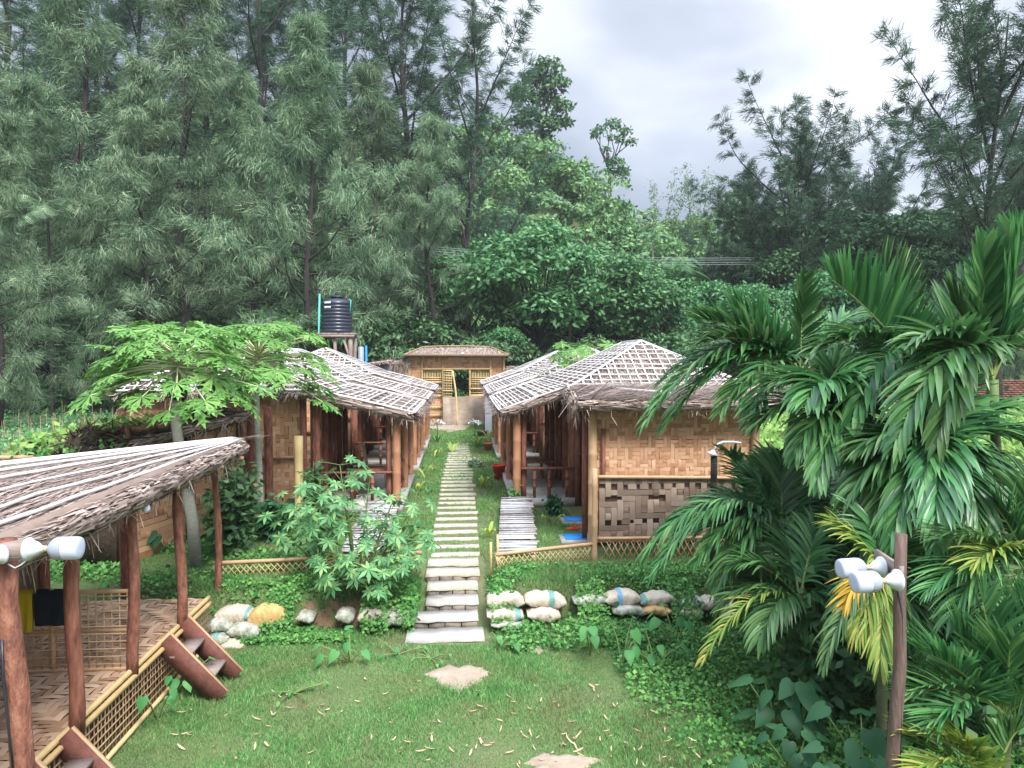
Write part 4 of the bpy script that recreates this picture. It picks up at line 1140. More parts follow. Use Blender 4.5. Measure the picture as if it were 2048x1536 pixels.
# dark back wall of the pavilion
t = thing('plank_wall', (-4.75, 6, .4), 'dark brown plank and thatch wall closing the back of the pavilion', 'wall')
m = M()
for k in range(24): y = 3.3 + k * .235; bar(m, (-4.78, y, .45), (-4.78 + rng.normal() * .01, y, 2.0 + rng.normal() * .05), .21, .03, (1, 0, 0))
part('plank', m, mWood, t)
m = M(); fringe(m, (-4.7, 3.3, 2.05), (-4.7, 8.8, 2.05), 700, .8, .018); part('hanging_thatch', m, mThatchD, t) if 'mThatchD' in globals() else part('hanging_thatch', m, mMud, t)
# railing panel across the pavilion
RY = 6.66
t = thing('railing_panel', (-3.7, RY, PZ), 'square mesh bamboo railing panel standing across the pavilion floor', 'railing')
m = M()
for z in (PZ + .02, PZ + .36, PZ + .70): pole(m, (-4.55, RY, z), (-2.86, RY, z), .019, 7, .35)
for x in (-4.55, -3.55, -2.87): pole(m, (x, RY, PZ), (x, RY, PZ + .73), .019, 7, .35)
part('frame', m, mBamboo, t)
m = M()
for k in range(26): x = -4.5 + k * .066; bar(m, (x, RY - .01, PZ + .02), (x, RY - .01, PZ + .7), .011, .006, (0, 1, 0))
for k in range(10): z = PZ + .07 + k * .066; bar(m, (-4.55, RY - .018, z), (-2.87, RY - .018, z), .006, .010)
part('mesh', m, mBamboo, t)
def towel(u0, u1, v0, v1, mt_, label):
    a = at(u0, v0, RY - .05); b = at(u1, v1, RY - .05); m = M(); n = 12; vs = []
    for off in (0, .09):
        for j in range(8):
            for i in range(n + 1):
                s = i / n; x = a[0] + (b[0] - a[0]) * s; z = PZ + .725 - (a[2] - b[2]) * (j / 7) * (1 if off == 0 else .8)
                vs.append((x, RY - .045 + off + .010 * math.sin(s * 13 + j * .3) * (j / 7) + (.02 if j == 0 and off == 0 else 0) - (.02 if j == 0 and off else 0), z))
    F = []
    for L_ in (0, 1):
        o = L_ * 8 * (n + 1)
        F += [(o + j * (n + 1) + i, o + (j + 1) * (n + 1) + i, o + (j + 1) * (n + 1) + i + 1, o + j * (n + 1) + i + 1) for j in range(7) for i in range(n)]
    o = 8 * (n + 1); F += [(i, i + 1, o + i + 1, o + i) for i in range(n)]
    m.add(vs, F); solo('towel', m, mt_, ((a[0] + b[0]) / 2, RY, b[2]), label, 'towel', 'towels on the pavilion railing', smooth=True)
towel(28, 64, 1172, 1252, mYel, 'mustard yellow towel hung over the pavilion railing')
towel(66, 134, 1172, 1240, mNavy, 'black towel hung over the pavilion railing beside the yellow one')
# ladders
def ladder(y0, y1, label):
    t = thing('step_ladder', (-2.5, (y0 + y1) / 2, 0), label, 'ladder')
    for y in (y0, y1):
        m = M(); a, b = V(-2.84, y, PZ + .04), V(-2.30, y - .06, .02)
        n_ = nrm(np.cross(b - a, V(0, 1, 0))); bar(m, a, b, .035, .21, V(0, 0, 1)); sb = part('side_board', m, mLadder, t)
        m = M(); d_ = nrm(b - a); up_ = nrm(np.cross(np.cross(d_, V(0, 0, 1)), d_)); up_ = up_ if up_[2] > 0 else -up_; bar(m, a + up_ * .108, b + up_ * .108, .034, .006); part('pale_edge', m, mBamboo, sb)  # paler strip along the top edge of each board
    for k in (.28, .68):
        m = M(); c = V(-2.84 + .54 * k, (y0 + y1) / 2 - .03, PZ + .04 - (PZ + .02) * k); box(m, c, (.17, y1 - y0, .03)); part('tread', m, mWood, t)
ladder(7.22, 7.70, 'reddish plank step ladder leaning on the pavilion edge, in the middle of the lawn side')
ladder(4.98, 5.42, 'second step ladder at the near end of the pavilion, cut off by the photo edge')
# hanging bulb
c = at(292, 1012, 6.5)
t = thing('pear_bulb', (c[0], c[1], c[2] - .06), 'small white pear bulb hanging under the pavilion eave', 'light bulb')
m = M(); lathe(m, c + V(0, 0, .05), [(0, .014), (-.02, .016), (-.04, .026), (-.07, .034), (-.09, .030), (-.105, .016), (-.11, .003)], n=16); part('glass', m, mBulb, t, True)
m = M(); lathe(m, c + V(0, 0, .045), [(0, .016), (.035, .016)], n=12); tube(m, [c + V(0, 0, .08), c + V(0, 0, .2)], .004, 5); part('holder', m, mBlack, t)

# ------------------------------------------------------------------ lamp posts with big bulbs
def bigbulb(parent, base, d, L, r):
    """ceramic holder flared at its foot, thin neck, ribbed collar and a wide bulb, along d"""
    d = nrm(d); s = L
    m = M(); lathe(m, base, [(0, r * 1.0), (.012, r * 1.02), (.02, r * .8), (.05, r * .62), (.075, r * .3), (.085, r * .28)], ax=d, n=20); h = part('holder', m, mWhiteP, parent, True)
    m = M(); lathe(m, base + d * .08, [(0, r * .25), (.03, r * .25)], ax=d, n=12); part('neck', m, mBambooY, h)
    m = M(); n = 40; prof = [(0, .26), (.01, .45), (.03, .8), (.045, .93), (.085, .985)]
    a, b = frame(d); vs = []
    bb = base + d * .105
    for hgt, rr in prof:
        for j in range(n):
            t_ = 2 * math.pi * j / n; k = rr * r * (1 + (.06 if j % 2 else -.03)); vs.append(bb + d * hgt + (a * math.cos(t_) + b * math.sin(t_)) * k)
    m.add(vs, [(i * n + j, i * n + (j + 1) % n, (i + 1) * n + (j + 1) % n, (i + 1) * n + j) for i in range(4) for j in range(n)] + [tuple(range(n))[::-1]])
    part('collar', m, mCollar, parent)
    m = M(); lathe(m, bb + d * .082, [(0, r * .97), (.01, r * 1.0), (L * .6, r * 1.0), (L * .82, r * .985), (L * .93, r * .93), (L * .99, r * .74), (L, r * .3), (L * 1.002, 0.001)], ax=d, n=32); part('globe', m, mBulb, parent, True)
LY = 4.3
b = at(1790, 1536, LY); tp = at(1802, 1068, LY)
t = thing('lamp_post', (b[0], b[1], 0), 'slim brown wooden lamp post with two big white bulbs at the right', 'lamp post', 'garden lamp posts')
m = M(); pts = [V(b[0] - .03, b[1], 0), at(1788, 1480, LY), at(1800, 1330, LY), at(1799, 1200, LY), tp]
tube(m, pts, [.040, .039, .037, .035, .034], 12, True, .05); part('post', m, mPostD, t, True)
m = M(); bar(m, at(1804, 1148, LY - .04), at(1752, 1112, LY + .35), .025, .09); part('cross_board', m, mWood, t)
for u, v, y in ((1796, 1158, LY - .06), (1765, 1137, LY + .12)):
    hd = thing('bulb', tuple(at(u, v, y)), None, None); hd.parent = t; hd.location = Vector(at(u, v, y)) - Vector(ORG[t.name]); del hd
D.objects.remove(D.objects['bulb']) if 'bulb' in D.objects else None
D.objects.remove(D.objects['bulb.001']) if 'bulb.001' in D.objects else None
bigbulb(t, at(1797, 1160, LY - .07), nrm(V(-1, -.05, -.02)), .098, .063)
bigbulb(t, at(1764, 1133, LY + .14), nrm(V(-1, -.05, -.02)), .098, .061)
m = M(); tube(m, [at(u, v, LY - .03) for u, v in ((1795, 1165), (1804, 1230), (1806, 1330), (1802, 1430), (1800, 1540))], .006, 5); part('cable', m, mBlack, t)
LY = 4.15
b = at(60, 1560, LY); tp = at(14, 1078, LY)
t = thing('lamp_post', (b[0], b[1], 0), 'crooked reddish log lamp post with a plank and white bulbs at the left edge', 'lamp post', 'garden lamp posts')
m = M(); tube(m, [V(b[0] + .02, b[1], 0), at(42, 1480, LY), at(38, 1380, LY), at(24, 1300, LY), at(14, 1200, LY), tp], [.062, .057, .053, .058, .052, .049], 12, True, .06); part('post', m, mLog, t, True)
m = M(); bar(m, at(-60, 1118, LY - .07), at(66, 1094, LY - .07), .028, .10, (0, 0, 1)); part('cross_board', m, mWood, t)
bigbulb(t, at(54, 1098, LY - .09), nrm(V(1, .0, .005)), .088, .060)
bigbulb(t, at(6, 1108, LY - .11), nrm(V(-.5, -1, .0)), .10, .05)
m = M(); tube(m, [at(u, v, LY - .09) for u, v in ((16, 1128), (30, 1136), (42, 1130), (52, 1122))], .004, 5); part('wire', m, mWhiteP, t); m = M(); tube(m, [at(u, v, LY - .07) for u, v in ((4, 1280), (6, 1350), (14, 1430), (26, 1540))], .007, 5); part('cable', m, mBlack, t)

# bamboo post by the castor bush
c = at(598, 1052, 12.4)
m = M(); pole(m, (c[0], c[1], .45), at(597, 872, 12.4), .072, 10, .5, 1.04)
solo('bamboo_post', m, mBambooY, (c[0], c[1], .45), 'single thick pale bamboo post standing in front of the nearest left hut', 'post')

# pots and bits along the path
def pot(x, y, r, h_, mt_, label, name='plant_pot', cat='pot'):
    z = G(x, y); t = thing(name, (x, y, z), label, cat)
    m = M(); lathe(m, (x, y, z), [(0, r * .62), (h_ * .9, r * .95), (h_ * .9, r * 1.05), (h_, r * 1.05), (h_, r * .9), (h_ * .92, r * .88)], n=18); part('pot_body', m, mt_, t)
    m = M(); lathe(m, (x, y, z + h_ * .85), [(0, r * .86), (.012, r * .86)], n=16); part('soil', m, mSoil, t)
c = gnd(1002, 945, .55); pot(c[0] - .06, c[1] - .3, .16, .34, mRed, 'bright red plant pot right of the path, near the slat ramp')
c = gnd(976, 899, .5); pot(c[0], c[1], .15, .24, mat('terracotta', [(.55, .17, .06), (.65, .25, .1)], .8, 0, .5, 6), 'orange plant pot on the right verge, farther than the red one')
c = gnd(964, 872, .45); pot(c[0], c[1], .2, .2, mMud, 'low dark brown pot far down the right verge')
c = gnd(839, 896, .45); pot(c[0], c[1], .18, .26, mMud, 'dark brown pot on the left verge by the middle hut')
# brick wall, right background
a = V(19.5, 38, .45); b = V(34, 38, .45)
t = thing('brick_wall', (27, 38, .45), 'long low reddish brown brick wall behind the palms at the right', 'wall')
m = M(); nz = 14; rowh = 1.62 / nz
for r_ in range(nz):
    for k in range(46): box(m, (19.6 + k * .33 + .16 * (r_ % 2), 38 + rng.normal() * .006, .45 + rowh * (r_ + .5)), (.305, .1, rowh - .018))
part('brickwork', m, mBrick, t)
m = M(); box(m, (27.2, 38.06, 1.26), (15.3, .09, 1.62)); part('mortar', m, mMud, t)
# power lines
for k, (v0, v1) in enumerate(((487, 515), (491, 519), (496, 524), (501, 528))):
    m = M(); a = at(790, v0, 41); b = at(1520, v1, 46); pts = []
    for i in range(15): q = i / 14; p = a + (b - a) * q; p[2] -= .5 * 4 * q * (1 - q) * .6; pts.append(p)
    tube(m, pts, .014, 4); solo('power_line', m, mWire, tuple((a + b) / 2), ('topmost', 'second from the top', 'second from the bottom', 'lowest')[k] + ' of four thin overhead cables strung across the trees', 'cable', 'overhead cables across the wood')
for u, v, y, lb in ((1140, 506, 43.5, 'thin grey cable pole in the trees right of the gate house'),):
    m = M(); p = at(u, v, y); tube(m, [(p[0], p[1], G(p[0], p[1])), p + V(0, 0, .4)], .09, 7); bar(m, p + V(-.5, 0, .1), p + V(.5, 0, .1), .08, .08); solo('cable_pole', m, mWood, (p[0], p[1], G(p[0], p[1])), lb, 'pole')
# far teal object, unidentified; its wheeled shape is made up
c = at(205, 790, 44)
t = thing('teal_object', (c[0], 44, .45), 'small teal topped object half hidden under the trees at the far left', 'object')
m = M(); slab(m, c + V(-.5, -.4, .55), c + V(.35, -.4, .75), c + V(.35, .4, .75), c + V(-.5, .4, .55), .3); part('canopy', m, mPipe, t)
m = M(); box(m, c + V(-.05, 0, .1), (.8, .7, .22)); part('tray', m, mWhiteP, t)
for sx in (-.3, .25):
    m = M(); lathe(m, c + V(sx, -.42, -.2), [(0, .22), (.05, .22)], ax=(0, 1, 0), n=14); part('wheel', m, mBlack, t)
m = M(); bar(m, c + V(-.4, 0, .2), c + V(-.4, 0, .55), .04, .04); bar(m, c + V(.3, 0, .2), c + V(.3, 0, .6), .04, .04); part('upright', m, mWood, t)

# ================================================================== vegetation
def rhomb(c, d, n, L, w):
    """leaf rhombs: centres c, directions d, normals n (N,3)"""
    s = nrm(np.cross(d, n))
    L = np.reshape(L, (-1, 1)); w = np.reshape(w, (-1, 1))
    return np.stack([c, c + d * L * .45 + s * w, c + d * L, c + d * L * .45 - s * w], 1)
def ball(n):
    return nrm(rng.normal(size=(n, 3)))

# ---- casuarina (needle tree)
def casuarina(H, spread, nb, seed, nn=16, low=.2, hang=.9, el=(5, 45), vase=0.0, airy=0.0, nl=(.3, .75), nw=(.010, .022), lean=0.0):
    """trunk, rising limbs, side twigs and plumes of needles that share one direction per plume"""
    global rng
    keep = rng; rng = np.random.default_rng(seed)
    tm, fm = M(), M()
    pts = [V(lean * (z / H) ** 2 * H + .25 * math.sin(z * .5 + seed), .2 * math.cos(z * .4 + seed), z) for z in np.linspace(-.3, H, 14)]
    def TP(q):
        z = min(.9999, q) * 13; i = min(12, int(z)); return pts[i] + (pts[i + 1] - pts[i]) * (z - i)
    tube(tm, pts, [max(.02, .0125 * H * (1 - i / 13.4)) * (1.25 if i == 0 else 1) for i in range(14)], 8)
    C, Dv = [], []
    for b in range(nb):
        q = low + (1 - low) * ((b + rng.random()) / nb) ** .95
        az = b * 2.399 + rng.normal() * .5
        r = (q - low) / (1 - low)
        prof = (.55 + .45 * math.sin(math.pi * min(1, r * 1.25 + .15))) * (1 - r ** 3 * .75)
        L = spread * prof * rng.uniform(.5, 1.25) * (1 + vase * (1 - r))
        e = R(el[0] + (el[1] - el[0]) * r + rng.normal() * 12)
        d0 = V(math.cos(az) * math.cos(e), math.sin(az) * math.cos(e), math.sin(e))
        p = TP(q); bp = [p]; d = d0; ns = 7
        for i in range(ns):
            d = nrm(d + V(0, 0, .10 * vase + .04 - .06 * hang) + rng.normal(size=3) * .13)
            p = p + d * L / ns; bp.append(p)
        tube(tm, bp, [max(.014, .011 * L * (1 - i / (ns + .5))) for i in range(ns + 1)], 5, False)
        for i in range(2, ns + 1):
            for k in range(3 if i > 4 else 2):
                if rng.random() < airy + (.35 if i < 4 else 0): continue
                tw = nrm(d * .5 + rng.normal(size=3) * V(.9, .9, .45) + V(0, 0, .3))
                tl = (.35 + .12 * L) * rng.uniform(.5, 1.3)
                tip = bp[i] + tw * tl
                tube(tm, [bp[i], tip], [.014, .006], 3, False)
                pd = nrm(tw * .7 + V(0, 0, -1) * hang * rng.uniform(-.1, 1.5) ** 1 + rng.normal(size=3) * .1 + rng.normal(size=3) * .25)
                for cc in (.45, .75, 1.0): C.append(bp[i] + tw * tl * cc); Dv.append(pd)
    C = np.array(C); Dv = np.array(Dv); n = len(C) * nn
    d = nrm(np.repeat(Dv, nn, 0) + rng.normal(size=(n, 3)) * .36)
    c = np.repeat(C, nn, 0) + rng.normal(size=(n, 3)) * .16 + d * rng.uniform(-.15, .25, (n, 1))
    l = rng.uniform(*nl, (n, 1)); s = nrm(np.cross(d, rng.normal(size=c.shape))) * rng.uniform(*nw, (n, 1))
    e = c + d * l + V(0, 0, -.06) * hang
    fm.arr(np.stack([c - s, c + s, e + s * .35, e - s * .35], 1))
    rng = keep
    return tm, fm
def open_casuarina(H, nlead, reach, seed, nn=12, q0=.3, el=(50, 75), bare=.25, tw=1.3, curve=.1):
    """several steep limbs, each a feathery spire with side sprays; sky shows between them"""
    global rng
    keep = rng; rng = np.random.default_rng(seed)
    tm, fm = M(), M(); C, Dv = [], []
    pts = [V(.3 * math.sin(z * .3 + seed), .25 * math.cos(z * .35 + seed), z) for z in np.linspace(-.3, H * .92, 12)]
    tube(tm, pts, [max(.03, .012 * H * (1 - i / 12.5)) * (1.2 if i == 0 else 1) for i in range(12)], 8)
    def spire(p, d, L, b0):
        ns = 14; bp = [p]
        for i in range(ns):
            d = nrm(d + V(0, 0, curve * .5) + rng.normal(size=3) * .06); p = p + d * L / ns; bp.append(p)
        tube(tm, bp, [max(.015, .010 * L * (1 - i / (ns + .6))) for i in range(ns + 1)], 5, False)
        for i in range(1, ns + 1):
            r = i / ns
            if r < b0: continue
            for k in range(3):
                if rng.random() < .22: continue
                a, b = frame(d); th = rng.uniform(0, 6.28); o = a * math.cos(th) + b * math.sin(th)
                dd = nrm(o + d * rng.uniform(.3, 1.1)); tl = tw * (1.15 - .75 * r) * rng.uniform(.4, 1.3)
                tip = bp[i] + dd * tl; tip[2] -= .08 * tl
                tube(tm, [bp[i], tip], [.013, .006], 3, False)
                for c in np.arange(.3, 1.05, .28): C.append(bp[i] + (tip - bp[i]) * c); Dv.append(nrm(dd + V(0, 0, -.35) + rng.normal(size=3) * .3))
    spire(pts[-3], V(.05, 0, 1), H * .26, .0)
    for k in range(nlead):
        q = q0 + (.86 - q0) * k / nlead; az = k * 2.399 + rng.normal() * .3; e = R(rng.uniform(*el))
        z = q * 11 / .92 * .92; i = min(10, int(q * 11)); p = pts[i]
        spire(p, V(math.cos(az) * math.cos(e), math.sin(az) * math.cos(e), math.sin(e)), reach * (1.1 - .45 * q) * rng.uniform(.75, 1.2), bare)
    C = np.array(C); Dv = np.array(Dv); n = len(C) * nn
    d = nrm(np.repeat(Dv, nn, 0) + rng.normal(size=(n, 3)) * .32); c = np.repeat(C, nn, 0) + rng.normal(size=(n, 3)) * .10
    l = rng.uniform(.22, .55, (n, 1)); s = nrm(np.cross(d, rng.normal(size=c.shape))) * rng.uniform(.012, .024, (n, 1)); e = c + d * l
    fm.arr(np.stack([c - s, c + s, e + s * .35, e - s * .35], 1))
    rng = keep
    return tm, fm
def tree_proto(name, loc, tm, fm, mb, mf, label, cat, group=None, rz=0, sc=1):
    t = D.objects.new(name, None); COL.objects.link(t); ORG[t.name] = V(0, 0, 0); tag(t, label, cat, group)
    part('trunk', tm, mb, t, True); part('crown', fm, mf, t)
    t.location = loc; t.rotation_euler = (0, 0, rz); t.scale = (sc,) * 3
    return t
CG = 'tall casuarinas behind the left huts'
protoA = casuarina(24, 4.8, 50, 3, nn=22, hang=.7, el=(5, 55), low=.15, nl=(.16, .46), nw=(.008, .017), airy=.12)
protoB = casuarina(19, 5.6, 48, 8, nn=28, hang=1.0, el=(0, 50), low=.12, nl=(.16, .5), nw=(.008, .018), airy=.12)
protoC = open_casuarina(27, 17, 9.5, 15, nn=20, q0=.28, el=(42, 70), tw=1.5)
protoD = open_casuarina(20, 24, 9.5, 21, nn=17, q0=.36, el=(35, 68), tw=1.6)
def gp(u, y): 
    p = at(u, 715, y); return (p[0], y, G(p[0], y) - .05)
# central drooping one right behind the tank
tB = tree_proto('casuarina_tree', gp(622, 39), *protoB, mBark, mCas, 'broad drooping grey green casuarina right behind the water tank', 'tree', CG, .6, 1.0)
tA = tree_proto('casuarina_tree', gp(372, 40), *protoA, mBark, mCas, 'tall casuarina whose dark trunk rises above the left papaya crown', 'tree', CG, 2.1, 1.08)
tC = tree_proto('casuarina_tree', gp(520, 50), *protoC, mBark, mCasD, 'slender open topped casuarina rising behind the broad drooping one', 'tree', CG, 0, 1.15)
tD = tree_proto('casuarina_tree', gp(1590, 46), *protoD, mBark, mCasD, 'feathery casuarina with pointed tops against the clouds, above the palms', 'tree', 'open casuarinas on the right skyline', 1.0, .92)
for pr, u, y, rz, sc, lb in (
    (tB, 860, 41, 2.6, .80, 'casuarina with a soft grey skirt left of the overhead cables'),
    (tB, 290, 37, 4.0, .86, 'shorter casuarina directly above the left papaya tree'),
    (tB, 500, 43, 5.2, .93, 'casuarina filling the gap between the two tall left trunks'),
    (tA, 170, 41, 3.3, 1.12, 'tall casuarina with a straight trunk near the left margin'),
    (tB, 60, 38, 1.2, .82, 'low dusky casuarina at the far left edge of the wood'),
    (tA, -40, 46, 5.0, 1.3, 'casuarina cut off by the left edge of the view'),
    (tB, 745, 46, .2, 1.02, 'wide casuarina behind the right side of the broad drooping one'),
    (tC, 130, 52, 1.9, 1.12, 'thin see-through casuarina at the top left corner'),
    (tC, 300, 54, 3.9, 1.2, 'thin casuarina whose top leaves the frame left of centre'),
    (tC, 700, 53, 2.8, 1.25, 'airy casuarina leaving the frame above the broad drooping one'),
    (tC, 815, 50, 4.7, 1.16, 'airy casuarina second from the right at the top of the wood'),
    (tC, 945, 50, .9, 1.02, 'last slender casuarina before the open sky, its top leaning right'),
    (tC, 415, 58, 5.6, 1.3, 'far slim casuarina seen between two nearer trunks'),
    (tC, 20, 60, .3, 1.3, 'far slim casuarina in the upper left corner'),
    (tC, 610, 60, 2.2, 1.28, 'far slim casuarina in the middle of the left wood'),
    (tC, 210, 60, 2.9, 1.28, 'far slim casuarina left of the tall left trunk')):
    dup(pr, gp(u, y), rz, sc, lb)
RGp = 'open casuarinas on the right skyline'
for pr, u, y, rz, sc, lb in (
    (tD, 1500, 48, 4.4, .72, 'smaller casuarina left of the feathery pointed one on the skyline'),
    (tD, 1740, 50, 2.9, .86, 'casuarina with thin leaning tops between the two largest right ones'),
    (tD, 1985, 38, 5.9, 1.12, 'largest casuarina at the upper right corner, trunk with side limbs'),
    (tD, 1440, 52, 1.7, .55, 'smallest casuarina top at the left end of the right skyline group'),
    (tD, 1650, 49, 5.1, .74, 'dense low casuarina behind the feathery pointed one')):
    dup(pr, gp(u, y), rz, sc, lb, RGp)
tE = dup(tB, gp(-5, 30), 2.4, .62, 'small dusky casuarina at the left edge in front of the dark wood')
tE2 = dup(tB, gp(1420, 54), 3.4, .5, 'grey green casuarina skirt above the right end of the cables', RGp)
tE3 = dup(tB, gp(2030, 40), 1.0, .7, 'dusky casuarina filling the right edge behind the palms', RGp)

# ---- broadleaf trees
def broadleaf(H, Rr, nblob, leaf, per, seed, low=.35, flat=.75, trunk=.16, spray=False):
    global rng
    keep = rng; rng = np.random.default_rng(seed)
    tm, fm = M(), M(); top = V(0, 0, H * .45)
    tube(tm, [V(0, 0, -.3), V(.1, 0, H * .2), top], [trunk * 1.3, trunk, trunk * .75], 8, False)
    cen = V(0, 0, H * (low + 1) / 2); hz = H * (1 - low) / 2
    for b in range(nblob):
        q = ball(1)[0] * rng.uniform(.45, 1) ** .5
        if q[2] < -.3 and rng.random() < .4: q[2] *= -1
        c = cen + q * V(Rr, Rr, hz) * .82
        br = Rr * rng.uniform(.22, .38)
        a = top + (c - top) * .5 + V(0, 0, -.1 * H * rng.random())
        tube(tm, [top + (c - top) * .02 - V(0, 0, rng.random() * H * .15), a, c], [trunk * .45, trunk * .25, .02], 5, False)
        o = ball(per); o[:, 2] = np.where(o[:, 2] < -.35, -o[:, 2], o[:, 2])
        rr = rng.uniform(.6, 1.08, (per, 1))
        p = c + o * V(br, br, br * flat) * rr
        n = nrm(o * .6 + rng.normal(size=(per, 3)) * .55 + V(0, 0, .55))
        d = nrm(np.cross(n, rng.normal(size=(per, 3)))); d = nrm(d + o * .4 + V(0, 0, -.35))
        fm.arr(rhomb(p, d, n, leaf * rng.uniform(.6, 1.3, per), leaf * .27 * rng.uniform(.7, 1.2, per)))
    rng = keep
    return tm, fm
BL = [broadleaf(10, 4.2, 42, .36, 260, 31), broadleaf(9, 3.4, 34, .30, 260, 33, low=.2), broadleaf(13, 4.0, 40, .33, 230, 35, low=.3), broadleaf(5, 3.2, 30, .28, 240, 37, low=.02)]
bt = []
for k, (pr, mt_, u, y, rz, sc, lb) in enumerate((
    (BL[0], mBroad, 1075, 41, .4, 1.0, 'bright green broadleaf tree right behind the right side of the gate'),
    (BL[1], mBroad, 935, 45, 1.4, 1.05, 'rounded green tree behind the gate roof'),
    (BL[2], mDark, 1640, 48, 2.0, 1.0, 'dark dense broadleaf tree above the tallest palm fronds'),
    (BL[3], mDark, 90, 42, .2, 1.2, 'low dark broadleaf clump at the left edge of the field'))):
    bt.append(tree_proto('broadleaf_tree', gp(u, y), *pr, mBark, mt_, lb, 'tree', 'broadleaf trees at the foot of the hill', rz, sc))
for k, u, y, rz, sc, lb in (
    (0, 1225, 44, 2.2, .92, 'green broadleaf tree above the nearest right hut roof'),
    (1, 1160, 49, 3.2, 1.1, 'green tree rising between two bright crowns near the cable pole'),
    (1, 1330, 46, 5.2, .95, 'mid green tree right of the hut apex'),
    (0, 870, 52, 4.2, .95, 'green tree in the gap left of the overhead cable ends'),
    (1, 1010, 53, .2, 1.25, 'light green crown just over the cables'),
    (1, 1010, 38, 5.9, .5, 'small bushy tree close behind the gate roof right corner'),
    (3, 1180, 38, 1.9, .8, 'low bush behind the right thatch fence'),
    (3, 900, 37, 3.9, .62, 'low bush seen through the gate opening'),
    (3, 985, 39, 4.9, .85, 'shrub behind the right half of the gate roof'),
    (2, 1500, 50, 1.2, .86, 'dark green tree at the right end of the cables'),
    (2, 1790, 47, 3.2, 1.0, 'dark green tree behind the large upright palm frond'),
    (2, 1930, 46, 4.2, 1.02, 'dark tree below the upper right casuarina'),
    (2, 2060, 44, 5.2, 1.05, 'dark tree at the right edge'),
    (1, 1720, 43, 1.2, .9, 'mid green tree behind the crown of the palms'),
    (1, 1420, 45, .8, .85, 'mid green tree left of the first palm frond tips'),
    (3, 1560, 41, 2.9, 1.1, 'low broadleaf mass behind the top of the palms'),
    (3, 1850, 42, 2.2, 1.2, 'low broadleaf mass behind the brick wall'),
    (1, 1500, 42, 2.5, .8, 'mid green tree above the left palm frond tips'),
    (0, 1650, 43, 4.5, .78, 'leafy tree between the two tall palm crowns'),
    (1, 1800, 42, 6.0, .85, 'leafy tree right of the widest palm frond'),
    (0, 1945, 43, 3.6, .8, 'leafy tree behind the upright blade like frond'),
    (2, 1560, 46, 5.0, .78, 'dark leafy tree below the feathery pointed casuarina'),
    (0, 1730, 48, 1.0, .95, 'spreading mid green tree low on the right slope'),
    (0, 1880, 49, 2.9, .95, 'spreading mid green tree left of the upper right trunk'),
    (3, 1380, 40, 5.5, .9, 'low green bush beyond the right hut roof'),
    (3, 240, 44, 1.1, 1.25, 'dark bush behind the far teal object'),
    (3, 420, 43, 2.1, 1.2, 'dark bush behind the left papaya crown'),
    (3, 560, 42, 3.1, 1.15, 'dark bush between the papayas and the tank stand'),
    (3, 700, 41, 4.1, 1.1, 'dark bush right of the tank stand legs'),
    (3, 800, 42, .5, 1.15, 'dark bush left of the gate house'),
    (3, -20, 40, 5.1, 1.2, 'dark bush at the far left edge'),
    (2, 330, 50, .9, .8, 'dark tree deep behind the casuarinas, left'),
    (2, 640, 49, 2.7, .8, 'dark tree deep behind the casuarinas, centre'),
    (2, 100, 50, 4.4, .85, 'dark tree deep behind the casuarinas, far left')):
    dup(bt[k], gp(u, y), rz, sc, lb)
# emergent hill trees
def blobs_tree(name, u, vt, vb, y, blobs, leaf, mt_, lb, trunk_r=.22):
    x0 = at(u, vb, y); t = thing(name, (x0[0], y, G(x0[0], y)), lb, 'tree')
    base = V(x0[0], y, G(x0[0], y)); tm, fm = M(), M()
    fork = at(u, vb - (vb - vt) * .25, y)
    tube(tm, [base - V(0, 0, .5), (base + fork) / 2 + V(.15, 0, 0), fork], [trunk_r * 1.2, trunk_r, trunk_r * .8], 7, False)
    for bu, bv, br, n in blobs:
        c = at(bu, bv, y + rng.uniform(-1.5, 1.5)); rr = br / 1500 * y
        mid = fork + (c - fork) * .5 + rng.normal(size=3) * .25
        tube(tm, [fork, mid, c], [trunk_r * .5, trunk_r * .3, .05], 5, False)
        o = ball(n); o[:, 2] = np.where(o[:, 2] < -.4, -o[:, 2], o[:, 2])
        p = c + o * V(rr, rr, rr * .75) * rng.uniform(.5, 1.1, (n, 1))
        nn = nrm(o * .5 + rng.normal(size=(n, 3)) * .6 + V(0, 0, .5)); d = nrm(np.cross(nn, rng.normal(size=(n, 3))) + V(0, 0, -.3))
        fm.arr(rhomb(p, d, nn, leaf * rng.uniform(.6, 1.3, n), leaf * .28 * np.ones(n)))
    part('trunk', tm, mBark, t, True); part('crown', fm, mt_, t)
blobs_tree('hill_tree', 1085, 120, 300, 84, [(1095, 140, 30, 420), (1070, 165, 28, 380), (1110, 170, 28, 380), (1050, 195, 26, 320), (1090, 205, 30, 380), (1125, 215, 20, 200), (1035, 185, 20, 200),
    (1060, 235, 26, 300), (1100, 250, 26, 300), (1130, 245, 16, 160), (1040, 245, 22, 260), (1080, 280, 30, 380)], .55, mDark, 'tall dark hilltop tree with stacked billowing crown, highest against the grey sky')
blobs_tree('umbrella_tree', 1218, 240, 372, 84, [(1225, 252, 20, 170), (1200, 262, 16, 120), (1250, 266, 16, 120), (1262, 285, 12, 80), (1240, 280, 10, 60), (1190, 272, 10, 60), (1212, 300, 10, 50), (1222, 275, 10, 50),
    (1232, 330, 20, 200), (1240, 350, 22, 220), (1215, 318, 8, 40)], .42, mDark, 'lone umbrella shaped tree with bare limbs on the hill ridge', .2)
